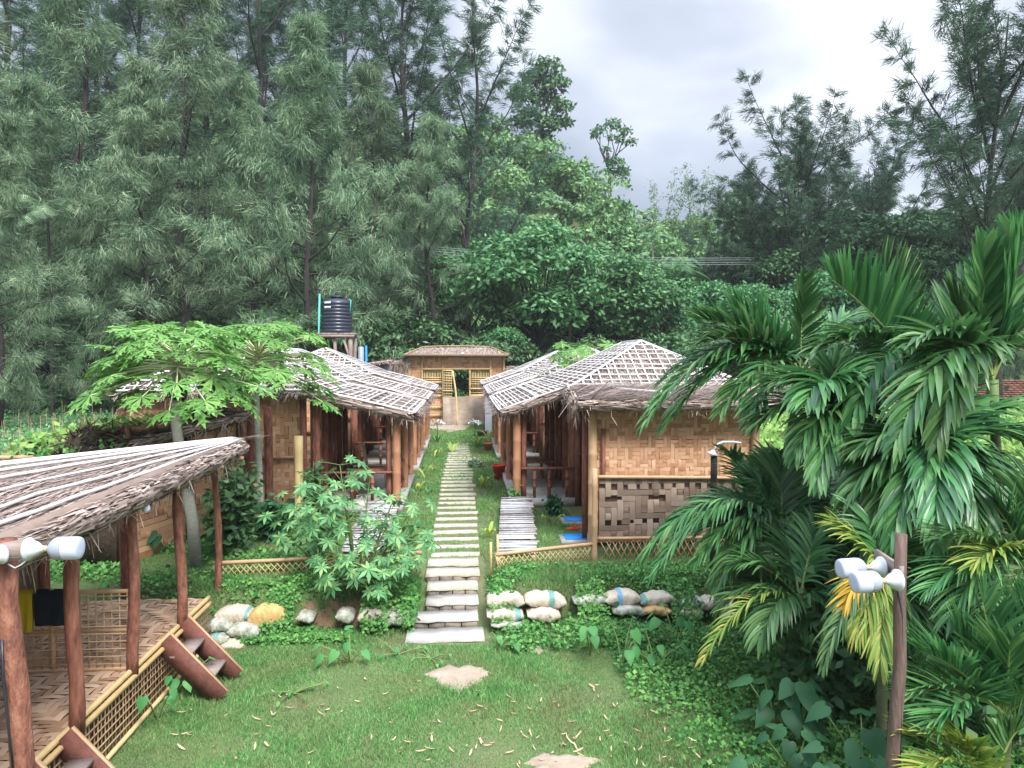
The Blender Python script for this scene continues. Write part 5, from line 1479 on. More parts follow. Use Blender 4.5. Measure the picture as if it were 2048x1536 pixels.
def bamboo_spray(u, v, y, n, lb):
    b = at(u, v + 90, y); t = thing('bamboo_clump', (b[0], y, G(b[0], y)), lb, 'bamboo'); cm, fm = M(), M()
    for k in range(n):
        du = rng.uniform(-30, 60); tip = at(u + du, v + rng.uniform(-5, 40), y); base = V(b[0] + rng.normal() * .4, y, G(b[0], y))
        mid = (base + tip) / 2 + V(-du * .012, 0, 1.0); pts = [base * (1 - q) ** 2 + mid * 2 * q * (1 - q) + tip * q * q for q in np.linspace(0, 1, 9)]
        tube(cm, pts, [.06 * (1 - .85 * i / 8) for i in range(9)], 5, False)
        for i in range(3, 9):
            nn = 26; p = pts[i] + rng.normal(size=(nn, 3)) * .28; d = nrm(rng.normal(size=(nn, 3)) + V(0, 0, -.8))
            fm.arr(rhomb(p, d, ball(nn), .4 * np.ones(nn), .05 * np.ones(nn)))
    part('culms', cm, mStem, t, True); part('foliage', fm, mCas, t)
bamboo_spray(1395, 330, 74, 7, 'arching thin bamboo stems rising above the ridge left of the right casuarinas')
bamboo_spray(1320, 345, 74, 6, 'feathery bamboo tuft on the ridge right of the umbrella tree')

# ---- the wood covering the hill: one mass
def hill_forest():
    m = M(); k = 0
    pts = []
    for _ in range(9000):
        y = rng.uniform(50, 92); x = rng.uniform(-.78, .80) * y
        if all((x - a) ** 2 + (y - b) ** 2 > 6.5 for a, b, _ in pts[-400:]): pts.append((x, y, rng.uniform(.75, 1.35)))
        if len(pts) > 560: break
    for x, y, s in pts:
        z = G(x, y); far = (y - 50) / 42
        hh = (4.2 + 2.2 * rng.random()) * s * (1.0 if y > 60 else 1.15)
        R0 = 2.0 * s * rng.uniform(.85, 1.2)
        nb = 7
        for b in range(nb):
            q = ball(1)[0] * rng.uniform(.4, 1)
            c = V(x, y, z + hh * .62) + q * V(R0, R0, hh * .33)
            br = R0 * rng.uniform(.38, .6); per = int(95 * (1 - .25 * far))
            o = ball(per); o[:, 2] = np.where(o[:, 2] < -.2, -o[:, 2], o[:, 2]); o[:, 1] = np.where(o[:, 1] > .5, -o[:, 1], o[:, 1])
            p = c + o * V(br, br, br * .8) * rng.uniform(.65, 1.1, (per, 1))
            n = nrm(o * .6 + rng.normal(size=(per, 3)) * .5 + V(0, 0, .5)); d = nrm(np.cross(n, rng.normal(size=(per, 3))) + V(0, 0, -.3))
            lf = .46 * (1 + .25 * far)
            m.arr(rhomb(p, d, n, lf * rng.uniform(.6, 1.4, per), lf * .3 * rng.uniform(.7, 1.2, per)))
    solo('hill_forest', m, mHill, (0, 70, 5), 'dense mixed green forest covering the hillside behind the huts', 'forest', None, 'stuff')
hill_forest()

# slim palms on the slope
def slim_palm(u, vt, y, n, L, lb, mt_=None, sc=1):
    tp = at(u, vt, y); b = V(tp[0], y, G(tp[0], y)); t = thing('slim_palm', tuple(b), lb, 'palm')
    m = M(); tube(m, [b, (b + tp) / 2 + V(.12, 0, 0), tp], [.09, .075, .06], 6, False); part('trunk', m, mBark if mt_ is mCas else mBarkPale, t, True)
    m = M()
    for k in range(n):
        az = k * 2.399; el = rng.uniform(-.1, 1.1); d = V(math.cos(az) * math.cos(el), math.sin(az) * math.cos(el), math.sin(el))
        P0, Pm, P1 = tp, tp + d * L * .6 + V(0, 0, L * .15), tp + d * L * V(1, 1, .45) - V(0, 0, L * .3)
        for q in np.linspace(.12, 1, 22):
            p = P0 * (1 - q) ** 2 + Pm * 2 * q * (1 - q) + P1 * q * q; T = nrm(2 * (1 - q) * (Pm - P0) + 2 * q * (P1 - Pm)); S_ = nrm(np.cross(T, V(0, 0, 1)))
            for sd in (-1, 1):
                dd = nrm(S_ * sd + T * .6 + V(0, 0, -.5)); l = L * .32 * math.sin(math.pi * min(.95, q * .8 + .15)); w = T * .035
                m.arr(np.array([[p - w, p + w, p + dd * l + w * .2, p + dd * l - w * .2]]))
    part('frond', m, mt_ or mPalm, t)
slim_palm(1355, 540, 46, 9, 2.2, 'pale feathery coconut palm showing right of the cable pole', mBroad)
slim_palm(1268, 520, 47, 8, 1.5, 'slim areca palm with a pale trunk above the right hut apex')
slim_palm(1305, 480, 52, 8, 1.6, 'second slim areca palm a little right of the hut apex')
slim_palm(1140, 490, 56, 8, 1.6, 'slim areca palm near the cable pole')
slim_palm(95, 430, 36.5, 12, 2.6, 'coconut palm with grey drooping fronds at the left among casuarinas', mCas)

# ---- papaya, castor and other lobed leaves
def lobed(m, c, n, d, size, nl, sub=True, droop=.25, span=150):
    """a palmate leaf with nl pointed lobes, centre c, normal n, pointing d"""
    n = nrm(n); d = nrm(d - n * np.dot(d, n)); s = np.cross(n, d)
    for k in range(nl):
        a = R(-span + 2 * span * k / (nl - 1)); L = size * (1 - .35 * abs(a) / math.pi) * rng.uniform(.9, 1.08)
        dr = d * math.cos(a) + s * math.sin(a); q = -d * math.sin(a) + s * math.cos(a)
        dn = -n * droop
        w = L * (.135 if sub else .155)
        mid = c + dr * L * .5 + dn * L * .10; tip = c + dr * L + dn * L * .45
        m.add([c, mid + q * w, tip, mid - q * w], [(0, 1, 2, 3)])
        if sub:
            for sg in (-1, 1):
                for f_, g_ in ((.42, .36), (.66, .28)):
                    b = c + dr * L * f_ + dn * L * f_ * .3; e = b + nrm(dr * .75 + q * sg) * L * g_ + dn * L * .12
                    h = nrm(dr - q * sg * .4) * L * .085
                    m.add([b - h, b + h, e], [(0, 1, 2)])
        else:
            pass
def papaya(trunkpts, y, cr, n, reach, size, label, rs=.055, el_r=(.05, .9)):
    P = [at(u, v, yy) for u, v, yy in trunkpts]; P[0][2] = G(P[0][0], P[0][1]) - .05
    t = thing('papaya_tree', tuple(P[0]), label, 'papaya tree', 'papaya trees')
    m = M(); k = len(P); tube(m, P, [rs * (1.2 - .45 * i / (k - 1)) for i in range(k)], 10, True, .04); part('trunk', m, mBarkPale, t, True)
    top = P[-1]; lm, sm = M(), M()
    for i in range(n):
        az = i * 2.399 + rng.normal() * .2; q = (i + .5) / n
        el = el_r[0] + (el_r[1] - el_r[0]) * q + rng.normal() * .1
        L = reach * rng.uniform(.75, 1.1) * (1 - .35 * q)
        d = V(math.cos(az) * math.cos(el), math.sin(az) * math.cos(el), math.sin(el))
        st = top - V(0, 0, .28 * (1 - q)); e = st + d * L - V(0, 0, .10 * L)
        mid = (st + e) / 2 + V(0, 0, .05 * L)
        tube(sm, [st, mid, e], [.013, .010, .007], 5, False)
        nn = nrm(V(0, 0, 1) + d * V(.55, .55, 0) + rng.normal(size=3) * .2)
        lobed(lm, e, nn, d, size * rng.uniform(.65, 1.25), 7, True, .35, 135)
    part('leaf_stalks', sm, mYStalk, t, True); part('leaves', lm, mPapaya, t)
    return t, top
mYStalk = mat('leaf_stalk', [(.40, .46, .22), (.55, .58, .34)], .6, .5)
pt, top = papaya([(392, 1130, 10.2), (385, 1040, 10.2), (366, 940, 10.2), (352, 850, 10.2), (350, 790, 10.2), (356, 705, 10.2)], 10.2, 1.2, 84, 1.06, .36, 'larger papaya tree with a leaning pale trunk, left of the other one', .07, (-.30, .65))
m = M()
for k in range(16):
    a = k * 2.4; c = top + V(.09 * math.cos(a), .09 * math.sin(a), -.35 - .012 * k); lathe(m, c, [(0, .01), (-.02, .03), (-.06, .038), (-.09, .02), (-.1, .002)], n=8)
part('fruit', m, mTaroD, pt, True)
pt, top = papaya([(522, 1064, 12.1), (520, 980, 12.1), (516, 880, 12.1), (513, 790, 12.1), (515, 700, 12.1)], 12.1, 1.1, 80, 1.18, .37, 'thinner straight papaya tree in front of the nearest left hut', .05, (-.25, .75))
m = M()
for k in range(10):
    a = k * 2.4; c = top + V(.07 * math.cos(a), .07 * math.sin(a), -.3 - .012 * k); lathe(m, c, [(0, .01), (-.02, .025), (-.05, .03), (-.07, .015), (-.08, .002)], n=8)
part('fruit', m, mTaroD, pt, True)
papaya([(1170, 850, 19.3), (1168, 780, 19.3), (1165, 712, 19.3)], 19.3, 1.1, 34, 1.15, .42, 'papaya tree whose crown shows between the two right hut roofs', .05, (-.3, .5))

def castor(root_uv, y, stems, label, size=.20, mt_=None, name='castor_bush'):
    b = at(*root_uv, y); b[2] = G(b[0], y); t = thing(name, tuple(b), label, 'shrub'); sm, lm = M(), M()
    for (u, v, yy) in stems:
        tp = at(u, v, yy); mid = b + (tp - b) * .55 + V((tp[0] - b[0]) * .1, 0, .12)
        pts = [b * (1 - q) ** 2 + mid * 2 * q * (1 - q) + tp * q * q for q in np.linspace(0, 1, 7)]
        tube(sm, pts, [.016 * (1 - .6 * i / 6) for i in range(7)], 6, False)
        L = np.linalg.norm(tp - b)
        for i in range(3, 7):
            for k in range(3):
                az = rng.uniform(0, 6.28); el = rng.uniform(-.1, .5); d = V(math.cos(az) * math.cos(el), math.sin(az) * math.cos(el), math.sin(el))
                e = pts[i] + d * rng.uniform(.12, .30)
                tube(sm, [pts[i], e], .004, 4, False)
                nn = nrm(V(0, -.15, 1) + d * V(.6, .6, 0) + rng.normal(size=3) * .2)
                lobed(lm, e, nn, d + V(0, 0, -.3), size * rng.uniform(.6, 1.15), 8, False, .4, 160)
    part('stems', sm, mStem, t, True); part('leaves', lm, mt_ or mCastor, t)
castor((715, 1230), 9.25, [(u, v, 9.25 + dy) for u, v, dy in ((680, 930, .2), (640, 990, 0), (740, 950, .3), (790, 990, .2), (830, 1010, -.1), (620, 1060, -.1), (700, 1040, -.3), (770, 1060, -.3), (840, 1080, -.1),
    (650, 1120, -.3), (720, 1130, -.5), (800, 1120, -.4), (860, 1060, .1), (600, 1020, .1), (740, 1180, -.5), (690, 1170, -.4), (780, 1020, .0), (690, 975, .1))], 'large castor bush with star shaped leaves in front of the left ramp', .17)
castor((640, 1190), 9.9, [(u, v, 9.9) for u, v in ((560, 1020), (600, 970), (640, 960), (580, 1080), (650, 1060))], 'thin castor shoot at the left of the large castor bush', .19)
castor((590, 1560), 5.2, [(300, 1360, 6.6)][:0] or [(600, 1600, 5.2)], 'castor seedling below the frame', .08) if False else None

def leafbush(u, v, y, w, h, n, leaf, mt_, label, name='bush', cat='bush', grp=None, ratio=.27, droop=.3):
    b = gnd(u, v, 0) if y is None else at(u, v, y)
    b[2] = G(b[0], b[1]); t = thing(name, tuple(b), label, cat, grp); sm, lm = M(), M()
    k = max(5, int(w * 14)); 
    for i in range(k):
        d = nrm(V(rng.normal() * .6, rng.normal() * .6, 1)); L = h * rng.uniform(.55, 1)
        e = b + V(d[0] * w * .6, d[1] * w * .6, L); tube(sm, [b + V(d[0], d[1], 0) * .1, (b + e) / 2 + V(0, 0, .1 * L), e], [.014, .01, .004], 5, False)
        m_ = n // k; q = rng.uniform(.25, 1.05, (m_, 1)); p = b + (e - b) * q + rng.normal(size=(m_, 3)) * w * .16
        p[:, 2] = np.maximum(p[:, 2], b[2] + .03)
        nn = nrm(rng.normal(size=(m_, 3)) * .5 + V(0, -.2, .9)); dd = nrm(np.cross(nn, rng.normal(size=(m_, 3))) + V(0, 0, -droop))
        l = leaf * rng.uniform(.6, 1.3, m_); lm.arr(rhomb(p, dd, nn, l, l * ratio))
    part('stems', sm, mStem, t, True); part('leaves', lm, mt_, t)
leafbush(462, 1100, 10.6, .62, 1.25, 1500, .13, mDark, 'dense dark glossy bush against the woven wall behind the slim log post')
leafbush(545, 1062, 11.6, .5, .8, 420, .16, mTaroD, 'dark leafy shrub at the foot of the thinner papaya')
leafbush(625, 1060, 12.6, .5, .95, 500, .14, mDark, 'dark shrub behind the single bamboo post')
leafbush(430, 960, 11.6, .3, .9, 260, .09, mCover, 'light green vine tuft on the end of the boundary wall')

# heart leaved plants
def heart(m, c, n, d, s):
    n = nrm(n); d = nrm(d - n * np.dot(d, n)); q = np.cross(n, d)
    out = [(-.18, .0), (-.30, .18), (-.22, .36), (.0, .44), (.3, .38), (.62, .22), (1.0, 0)]
    L_ = [c + d * a * s + q * b * s - n * (b * .25 + a * a * .25) * s for a, b in out]
    R_ = [c + d * a * s - q * b * s - n * (b * .25 + a * a * .25) * s for a, b in out]
    M0 = [c + d * a * s - n * a * a * .25 * s for a in (-.05, .3, .62)]
    vs = L_ + R_[1:-1] + M0       # 7 + 5 + 3
    l = list(range(7)); r = [0] + [7, 8, 9, 10, 11] + [6]; c0, c1, c2 = 12, 13, 14
    m.add(vs, [(c0, l[0], l[1]), (c0, l[1], l[2]), (c0, l[2], l[3]), (c0, l[3], l[4], c1), (c1, l[4], l[5], c2), (c2, l[5], l[6]),
               (c0, r[1], r[0]), (c0, r[2], r[1]), (c0, r[3], r[2]), (c1, r[4], r[3], c0), (c2, r[5], r[4], c1), (c2, r[6], r[5])])
def taro(c, n, h, s, mt_, label, grp=None, spread=.35, name='taro_plant'):
    c = np.array(c, float); c[2] = G(c[0], c[1]); t = thing(name, tuple(c), label, 'plant', grp); sm, lm = M(), M()
    for k in range(n):
        az = rng.uniform(0, 6.28) if k else -1.57; d = V(math.cos(az), math.sin(az), 0)
        hh = h * rng.uniform(.5, 1.1); e = c + d * spread * rng.uniform(.3, 1) + V(0, 0, hh)
        tube(sm, [c, (c + e) / 2 + V(0, 0, hh * .15), e], [.010, .007, .005], 5, False)
        heart(lm, e, nrm(V(0, -.35, .8) + d * .5 + rng.normal(size=3) * .15), d + V(0, -.3, -.6), s * rng.uniform(.7, 1.15))
    part('stalks', sm, mStem, t, True); part('leaves', lm, mt_, t, True)
TG = 'broad heart leaved plants at the foot of the sandbags'
for u, v, n, h, s, mt_, lb in ((700, 1325, 6, .3, .16, mTaro, 'heart leaved plant on the lawn left of the stair foot'),
    (1245, 1330, 5, .5, .2, mTaro, 'tall heart leaved plant in the weeds right of the stair'),
    (1180, 1310, 5, .4, .17, mTaro, 'heart leaved plant below the blue banded sandbag'),
    (1310, 1335, 6, .35, .18, mTaro, 'heart leaved plant with one yellowing leaf near the palms'),
    (1350, 1300, 5, .45, .18, mTaro, 'bluish heart leaved plant beside the shaded sandbags'),
    (1000, 1292, 4, .18, .11, mTaro, 'small heart leaved plant touching the right of the lowest step'),
    (795, 1310, 4, .15, .1, mTaro, 'tiny heart leaved plant left of the lowest step'),
    (350, 1390, 4, .35, .15, mTaro, 'heart leaved plant growing beside the step ladder'),
    (315, 1440, 3, .35, .16, mTaro, 'heart leaved plant against the lattice skirt of the pavilion'),
    (860, 1318, 7, .10, .06, mCover, 'little weed tuft in front of the lowest step'),
    (585, 1385, 8, .12, .06, mCover, 'low weed tuft on the lawn right of the step ladder')):
    taro(gnd(u, v, 0), n + 1, h * .85, s * .72, mt_, lb, TG)
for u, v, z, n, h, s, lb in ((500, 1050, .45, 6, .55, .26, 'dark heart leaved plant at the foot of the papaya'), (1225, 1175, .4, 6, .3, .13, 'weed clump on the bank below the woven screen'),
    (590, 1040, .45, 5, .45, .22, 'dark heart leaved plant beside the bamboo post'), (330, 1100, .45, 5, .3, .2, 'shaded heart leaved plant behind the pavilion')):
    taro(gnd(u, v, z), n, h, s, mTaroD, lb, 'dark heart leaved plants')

# strap leaved lilies along the path
def lily(u, v, n, h, label, mt_=None, flowers=0):
    c = gnd(u, v, .45); c[2] = G(c[0], c[1]); t = thing('lily_plant', tuple(c), label, 'plant', 'strap leaved plants along the path'); m = M()
    for k in range(n):
        az = rng.uniform(0, 6.28); d = V(math.cos(az), math.sin(az), 0); L = h * rng.uniform(.7, 1.2); s = nrm(np.cross(d, V(0, 0, 1))) * .028
        pts = [c + d * L * q * .55 + V(0, 0, L * (q - .55 * q * q * q)) for q in np.linspace(0, 1, 6)]; ws = (.5, 1, 1.1, .9, .6, .08)
        vs = []; [vs.extend([p - s * w, p + s * w]) for p, w in zip(pts, ws)]
        m.add(vs, [(2 * i, 2 * i + 1, 2 * i + 3, 2 * i + 2) for i in range(5)])
    part('leaves', m, mt_ or mYLeaf, t)
    if flowers:
        m = M(); sm = M(); top = c + V(0, 0, h * 1.6); tube(sm, [c, top], .012, 5)
        part('stem', sm, mBark, t)
        q = ball(flowers) * V(.22, .22, .08) + top; m.arr(rhomb(q, ball(flowers), ball(flowers), .08 * np.ones(flowers), .03 * np.ones(flowers))); part('blossom_head', m, mPetal, t)
for u, v, n, h, lb, fl in ((850, 958, 5, .55, 'broad leaved canna shoot left of the path by the nearest hut porch', 0), (905, 905, 7, .5, 'yellow green lily on the left verge beside the middle hut', 0),
    (870, 915, 6, .45, 'small lily hugging the left hut posts', 0), (875, 885, 5, .4, 'lily with a head of pinkish white flowers before the gate', 60), (955, 892, 7, .55, 'grassy lily on the right verge near the orange pot', 0),
    (966, 975, 8, .5, 'yellow tipped lily left of the red pot', 0), (978, 885, 6, .7, 'tall lily on the right verge before the gate', 0), (950, 875, 4, .35, 'lily with small white flowers right of the gate sheet', 30),
    (1105, 1055, 7, .42, 'yellow green lily between the slat ramp and the blue mats', 0), (1062, 1000, 0, .4, 'fern tuft', 0), (978, 1075, 4, .4, 'thin lily beside the near end of the slat ramp', 0), (835, 985, 6, .4, 'lily at the edge of the nearest left porch', 0)):
    if n: lily(u, v, n, h, lb, None if 'white' not in lb else mCover, fl)
c = gnd(950, 935, .45); m = M(); q = ball(70) * V(.16, .16, .10) + c + V(0, 0, .16); m.arr(rhomb(q, ball(70), ball(70), .05 * np.ones(70), .02 * np.ones(70)))
t = thing('flower_clump', tuple(c), 'low clump of tiny white flowers on the right edge of the path', 'flowers'); part('blossom_head', m, mPetal, t)
m = M(); q = ball(120) * V(.17, .17, .08) + c + V(0, 0, .1); m.arr(rhomb(q, ball(120), ball(120), .06 * np.ones(120), .02 * np.ones(120))); part('leaves', m, mCover, t)
leafbush(1035, 985, 13.9, .25, .42, 260, .09, mCover, 'small herb bush at the foot of the nearest right porch post')
leafbush(1110, 985, 13.2, .35, .35, 300, .10, mTaroD, 'dark herbs growing along the right porch floor')

# ---- areca palms
def frond(lm, sm, P0, P1, arch=.35, n=26, Lm=.42, w=.022, droop=.5, up=.25, fuse=1.0):
    n = int(n * 1.5); w *= .76; Lm *= 1.12; tear = rng.random() < .5
    P0 = np.asarray(P0, float); P1 = np.asarray(P1, float)
    Pm = (P0 + P1) / 2 + V(0, 0, arch * np.linalg.norm(P1 - P0))
    B = lambda q: P0 * (1 - q) ** 2 + Pm * 2 * q * (1 - q) + P1 * q * q
    Tn = lambda q: nrm(2 * (1 - q) * (Pm - P0) + 2 * q * (P1 - Pm))
    tube(sm, [B(q) for q in np.linspace(0, 1, 9)], [.014 * (1 - .8 * q) for q in np.linspace(0, 1, 9)], 5, False)
    side0 = None
    for i in range(n):
        q = .14 + .86 * (i + .5) / n
        p = B(q); T = Tn(q); S_ = np.cross(T, V(0, 0, 1))
        S_ = nrm(S_) if np.linalg.norm(S_) > .15 else (side0 if side0 is not None else V(1, 0, 0))
        side0 = S_; Nn = nrm(np.cross(S_, T)); 
        al = .55 + .75 * q
        for sd in (-1, 1):
            L = Lm * (.45 + .6 * math.sin(math.pi * min(1, q * 1.02)) ** .7) * rng.uniform(.85, 1.1)
            d = nrm(S_ * sd * math.cos(al) + T * math.sin(al) + Nn * (up + .12) + rng.normal(size=3) * .07)
            W0 = nrm(np.cross(d, Nn + rng.normal(size=3) * .15)); fold = nrm(np.cross(W0, d)) * .35
            ww = w * rng.uniform(.8, 1.25) * fuse
            vs = []; pos = p.copy(); dd = d.copy(); K = 5
            dr = droop * rng.uniform(.35, 1.15)
            for k in range(K + 1):
                wk = ww * (.45, 1, 1.1, .95, .65, .08)[k]
                f_ = fold * wk
                vs += [pos - W0 * wk + f_ * .9, pos, pos + W0 * wk + f_ * .9]
                pos = pos + dd * L / K; dd = nrm(dd + V(0, 0, -dr * .42))
            F = []
            for k in range(K):
                o = 3 * k; F += [(o, o + 1, o + 4, o + 3), (o + 1, o + 2, o + 5, o + 4)]
            lm.mesh(vs, F)
def palm(base_uvy, crown_uvy, fr, label, mt_=None, stem=True, r=.04, **kw):
    b = at(*base_uvy); b[2] = G(b[0], b[1]); c = at(*crown_uvy)
    t = thing('areca_palm', tuple(b), label, 'palm', 'areca palms crowding the right side')
    if stem:
        m = M(); pole(m, b, b + (c - b) * .9, r, 9, .16, 1.1, .02); part('stem', m, mStemD, t)
        m = M(); pole(m, b + (c - b) * .86, c, r * 1.15, 9, .5, 1.02); part('crownshaft', m, mStem, t)
    for f_ in fr:
        u, v, y = f_[:3]; o = dict(kw); mm = mt_ or mPalm
        if len(f_) > 3:
            o.update({k: x for k, x in f_[3].items() if k not in ('from', 'mat')}); mm = f_[3].get('mat', mm)
        st = at(*f_[3]['from']) if len(f_) > 3 and 'from' in f_[3] else c
        lm, sm = M(), M(); frond(lm, sm, st, at(u, v, y), **o)
        fo = part('frond', lm, mm, t); part('rachis', sm, mStemY, fo, True)
mStemD = mat('dark_palm_stem', [(.05, .06, .03), (.10, .11, .06), (.16, .17, .10)], .8, .3, .6, 6)
mStemY = mat('frond_rachis', [(.22, .30, .08), (.34, .40, .14)], .5, .5)
YL = dict(mat=mPalmY)
palm((1530, 1110, 8.1), (1600, 745, 7.8), [(1400, 690, 7.3, dict(arch=.28, droop=.35)), (1310, 815, 7.4, dict(arch=.42, droop=.5, Lm=.36)), (1450, 820, 7.2, dict(arch=.4, droop=.5)), (1460, 610, 7.9, dict(arch=.12, droop=.2, up=.45)), (1395, 640, 7.6, dict(arch=.22, droop=.25, up=.35)), (1290, 850, 7.2, dict(arch=.5, Lm=.40, droop=.7)), (1420, 760, 7.4, dict(arch=.35)),
    (1605, 555, 7.8, dict(arch=.05, droop=.08, up=.5, Lm=.3, n=16)), (1500, 640, 8.2, dict(arch=.25)), (1700, 640, 8.2, dict(arch=.2)), (1335, 850, 7.5, dict(arch=.5, droop=.6)), (1500, 835, 7.0, dict(arch=.5, droop=.6)),
    (1740, 760, 7.8, dict(arch=.35)), (1330, 760, 8.0, dict(arch=.4, droop=.7))], 'tallest left areca palm, its fronds hanging over the wash room roof', w=.024)
palm((1840, 1200, 7.2), (1850, 760, 7.0), [(1665, 560, 6.9, dict(arch=.12, droop=.22, up=.6, Lm=.52, n=30, w=.028)), (1760, 520, 7.2, dict(arch=.08, droop=.1, up=.5, Lm=.5, n=26, w=.026)),
    (1960, 560, 7.3, dict(arch=.1, droop=.2)), (1640, 700, 6.6, dict(arch=.35, droop=.5, Lm=.46)), (2060, 700, 6.8, dict(arch=.3, droop=.6)), (1710, 840, 6.2, dict(arch=.6, droop=.9, Lm=.5, w=.032)),
    (1900, 640, 7.6)], 'tall areca palm with the widest upright frond, centre right', w=.028, Lm=.46)
palm((2010, 1200, 6.4), (1985, 760, 6.3), [(2050, 470, 6.3, dict(arch=.02, droop=.06, up=.45, Lm=.5, n=30, w=.034)), (1960, 500, 6.4, dict(arch=.02, droop=.05, up=.3, Lm=.42, n=18, w=.03)),
    (1830, 690, 5.9, dict(arch=.35, droop=.5, Lm=.45, w=.03)), (1800, 880, 5.6, dict(arch=.6, droop=.8, Lm=.5, w=.03)), (2080, 640, 6.2, dict(arch=.4, droop=.7, Lm=.5, w=.034)),
    (1880, 880, 5.5, dict(arch=.7, droop=.9, Lm=.45, w=.032)), (1900, 600, 6.5, dict(arch=.15, droop=.2))], 'areca palm at the right edge with an upright blade like frond', w=.03)
palm((1700, 1180, 7.0), (1705, 860, 6.9), [(1560, 770, 6.7, dict(arch=.35, droop=.6, w=.032, Lm=.44)), (1600, 900, 6.3, dict(arch=.5, droop=.9)), (1640, 960, 6.1, dict(arch=.6, droop=.9)), (1720, 970, 6.0, dict(arch=.7, droop=.9)),
    (1800, 930, 6.4, dict(arch=.5, droop=.7)), (1760, 770, 7.0, dict(arch=.3)), (1660, 740, 7.2, dict(arch=.2)), (1520, 850, 6.8, dict(arch=.45, droop=.7)), (1620, 800, 6.2, dict(arch=.5, droop=.8, w=.036, Lm=.5))],
    'areca palm in the middle of the thicket with a star of drooping fronds', w=.028, Lm=.42)
palm((1880, 1250, 6.2), (1885, 905, 6.0), [(u, v, y, dict(arch=a)) for u, v, y, a in ((1700, 1000, 5.8, .45), (1730, 900, 5.9, .35), (1800, 800, 6.1, .2), (1900, 770, 6.3, .1), (2000, 820, 6.2, .25), (2070, 900, 5.9, .4),
    (2040, 1000, 5.6, .5), (1960, 1060, 5.4, .6), (1870, 1080, 5.3, .7), (1790, 1070, 5.5, .6), (1740, 1090, 5.7, .6))], 'low areca palm with mop like crown right of centre', droop=.8, w=.026, Lm=.42, n=28)
palm((1570, 1290, 7.3), (1565, 1060, 7.2), [(1310, 1150, 6.8, dict(arch=.6, droop=.9, Lm=.36, n=32, w=.016)), (1400, 1120, 6.9, dict(arch=.55, droop=.8, Lm=.36)), (1470, 1060, 7.0, dict(arch=.4)), (1290, 1110, 7.0, dict(arch=.55, droop=1.0, up=.1, Lm=.40, n=34, w=.016)), (1340, 1060, 7.5, dict(arch=.45, droop=.9)), (1440, 1170, 6.8, dict(arch=.6, droop=1.0)), (1500, 960, 7.4, dict(arch=.2)),
    (1640, 980, 7.3, dict(arch=.25)), (1560, 920, 7.6, dict(arch=.1)), (1650, 1130, 6.8, dict(arch=.5)), (1420, 1010, 7.7, dict(arch=.35)), (1490, 1210, 6.7, dict(arch=.6, droop=1.0)), (1700, 1010, 7.2)],
    'low areca palm with a long arching frond over the woven screen', w=.020, droop=.7)
palm((1600, 1390, 6.6), (1600, 1200, 6.5), [(1405, 1325, 6.2, dict(arch=.5, droop=.6, mat=mPalmY, Lm=.24, w=.012, n=18)), (1480, 1130, 6.6), (1640, 1060, 6.7), (1520, 1280, 6.1, dict(arch=.5, droop=1.0)), (1690, 1230, 6.2, dict(arch=.5)),
    (1560, 1060, 6.9), (1450, 1210, 6.6, dict(arch=.45))], 'small areca palm at the lawn edge with one yellow tipped frond', w=.018, droop=.7, Lm=.34)
palm((1765, 1400, 5.6), (1770, 1150, 5.5), [(1715, 1275, 5.2, dict(arch=.35, droop=1.1, mat=mPalmY, Lm=.28, w=.011, n=18)), (1690, 1215, 5.3, dict(arch=.45, droop=1.0, mat=mPalmO, Lm=.26, w=.013, n=16)), (1650, 1330, 5.2, dict(arch=.5, droop=.9, Lm=.26, w=.012)),
    (1680, 1060, 5.7, dict(arch=.2, mat=mPalmY)), (1860, 1080, 5.7), (1830, 1240, 5.3), (1730, 1030, 5.8), (1760, 1330, 5.1, dict(arch=.4, droop=1.1, mat=mPalmY, Lm=.3, w=.012))],
    'areca palm behind the lamp post with orange and yellow hanging fronds', w=.016, droop=.7, Lm=.34)
palm((2120, 1400, 5.3), (2060, 1140, 5.3), [(1880, 1080, 5.1, dict(arch=.2)), (1860, 1180, 5.0, dict(arch=.3)), (1990, 1010, 5.4, dict(arch=.15)), (1900, 1240, 4.9, dict(arch=.5)), (2000, 1270, 4.8, dict(arch=.4)), (2090, 960, 5.4), (1950, 1130, 4.9, dict(mat=mPalmY, arch=.3)), (2060, 1000, 5.2)],
    'light green areca palm reaching in from the right edge', w=.013, droop=.5, Lm=.36, n=24)
palm((2010, 1600, 4.6), (2010, 1430, 4.6), [(1835, 1300, 4.5, dict(arch=.15)), (1830, 1390, 4.4, dict(arch=.25)), (1965, 1205, 4.6, dict(arch=.05)), (2070, 1210, 4.6, dict(arch=.08)), (1870, 1450, 4.3, dict(arch=.35)), (2060, 1330, 4.4), (1910, 1260, 4.7, dict(arch=.1)), (2020, 1300, 4.3, dict(arch=.2)), (2100, 1420, 4.3)],
    'young areca palm at the lower right corner', w=.013, droop=.25, Lm=.34, n=28, up=.3)
palm((1960, 1640, 4.3), (1990, 1560, 4.3), [(1815, 1470, 4.3, dict(mat=mPalmY, arch=.25)), (1840, 1540, 4.2, dict(mat=mPalmY, arch=.3)), (1900, 1480, 4.2, dict(mat=mPalmY, arch=.2)), (2040, 1460, 4.2)], 'yellow green palm seedling at the bottom right, behind the lamp post', w=.013, droop=.2, Lm=.26, n=18, stem=False)
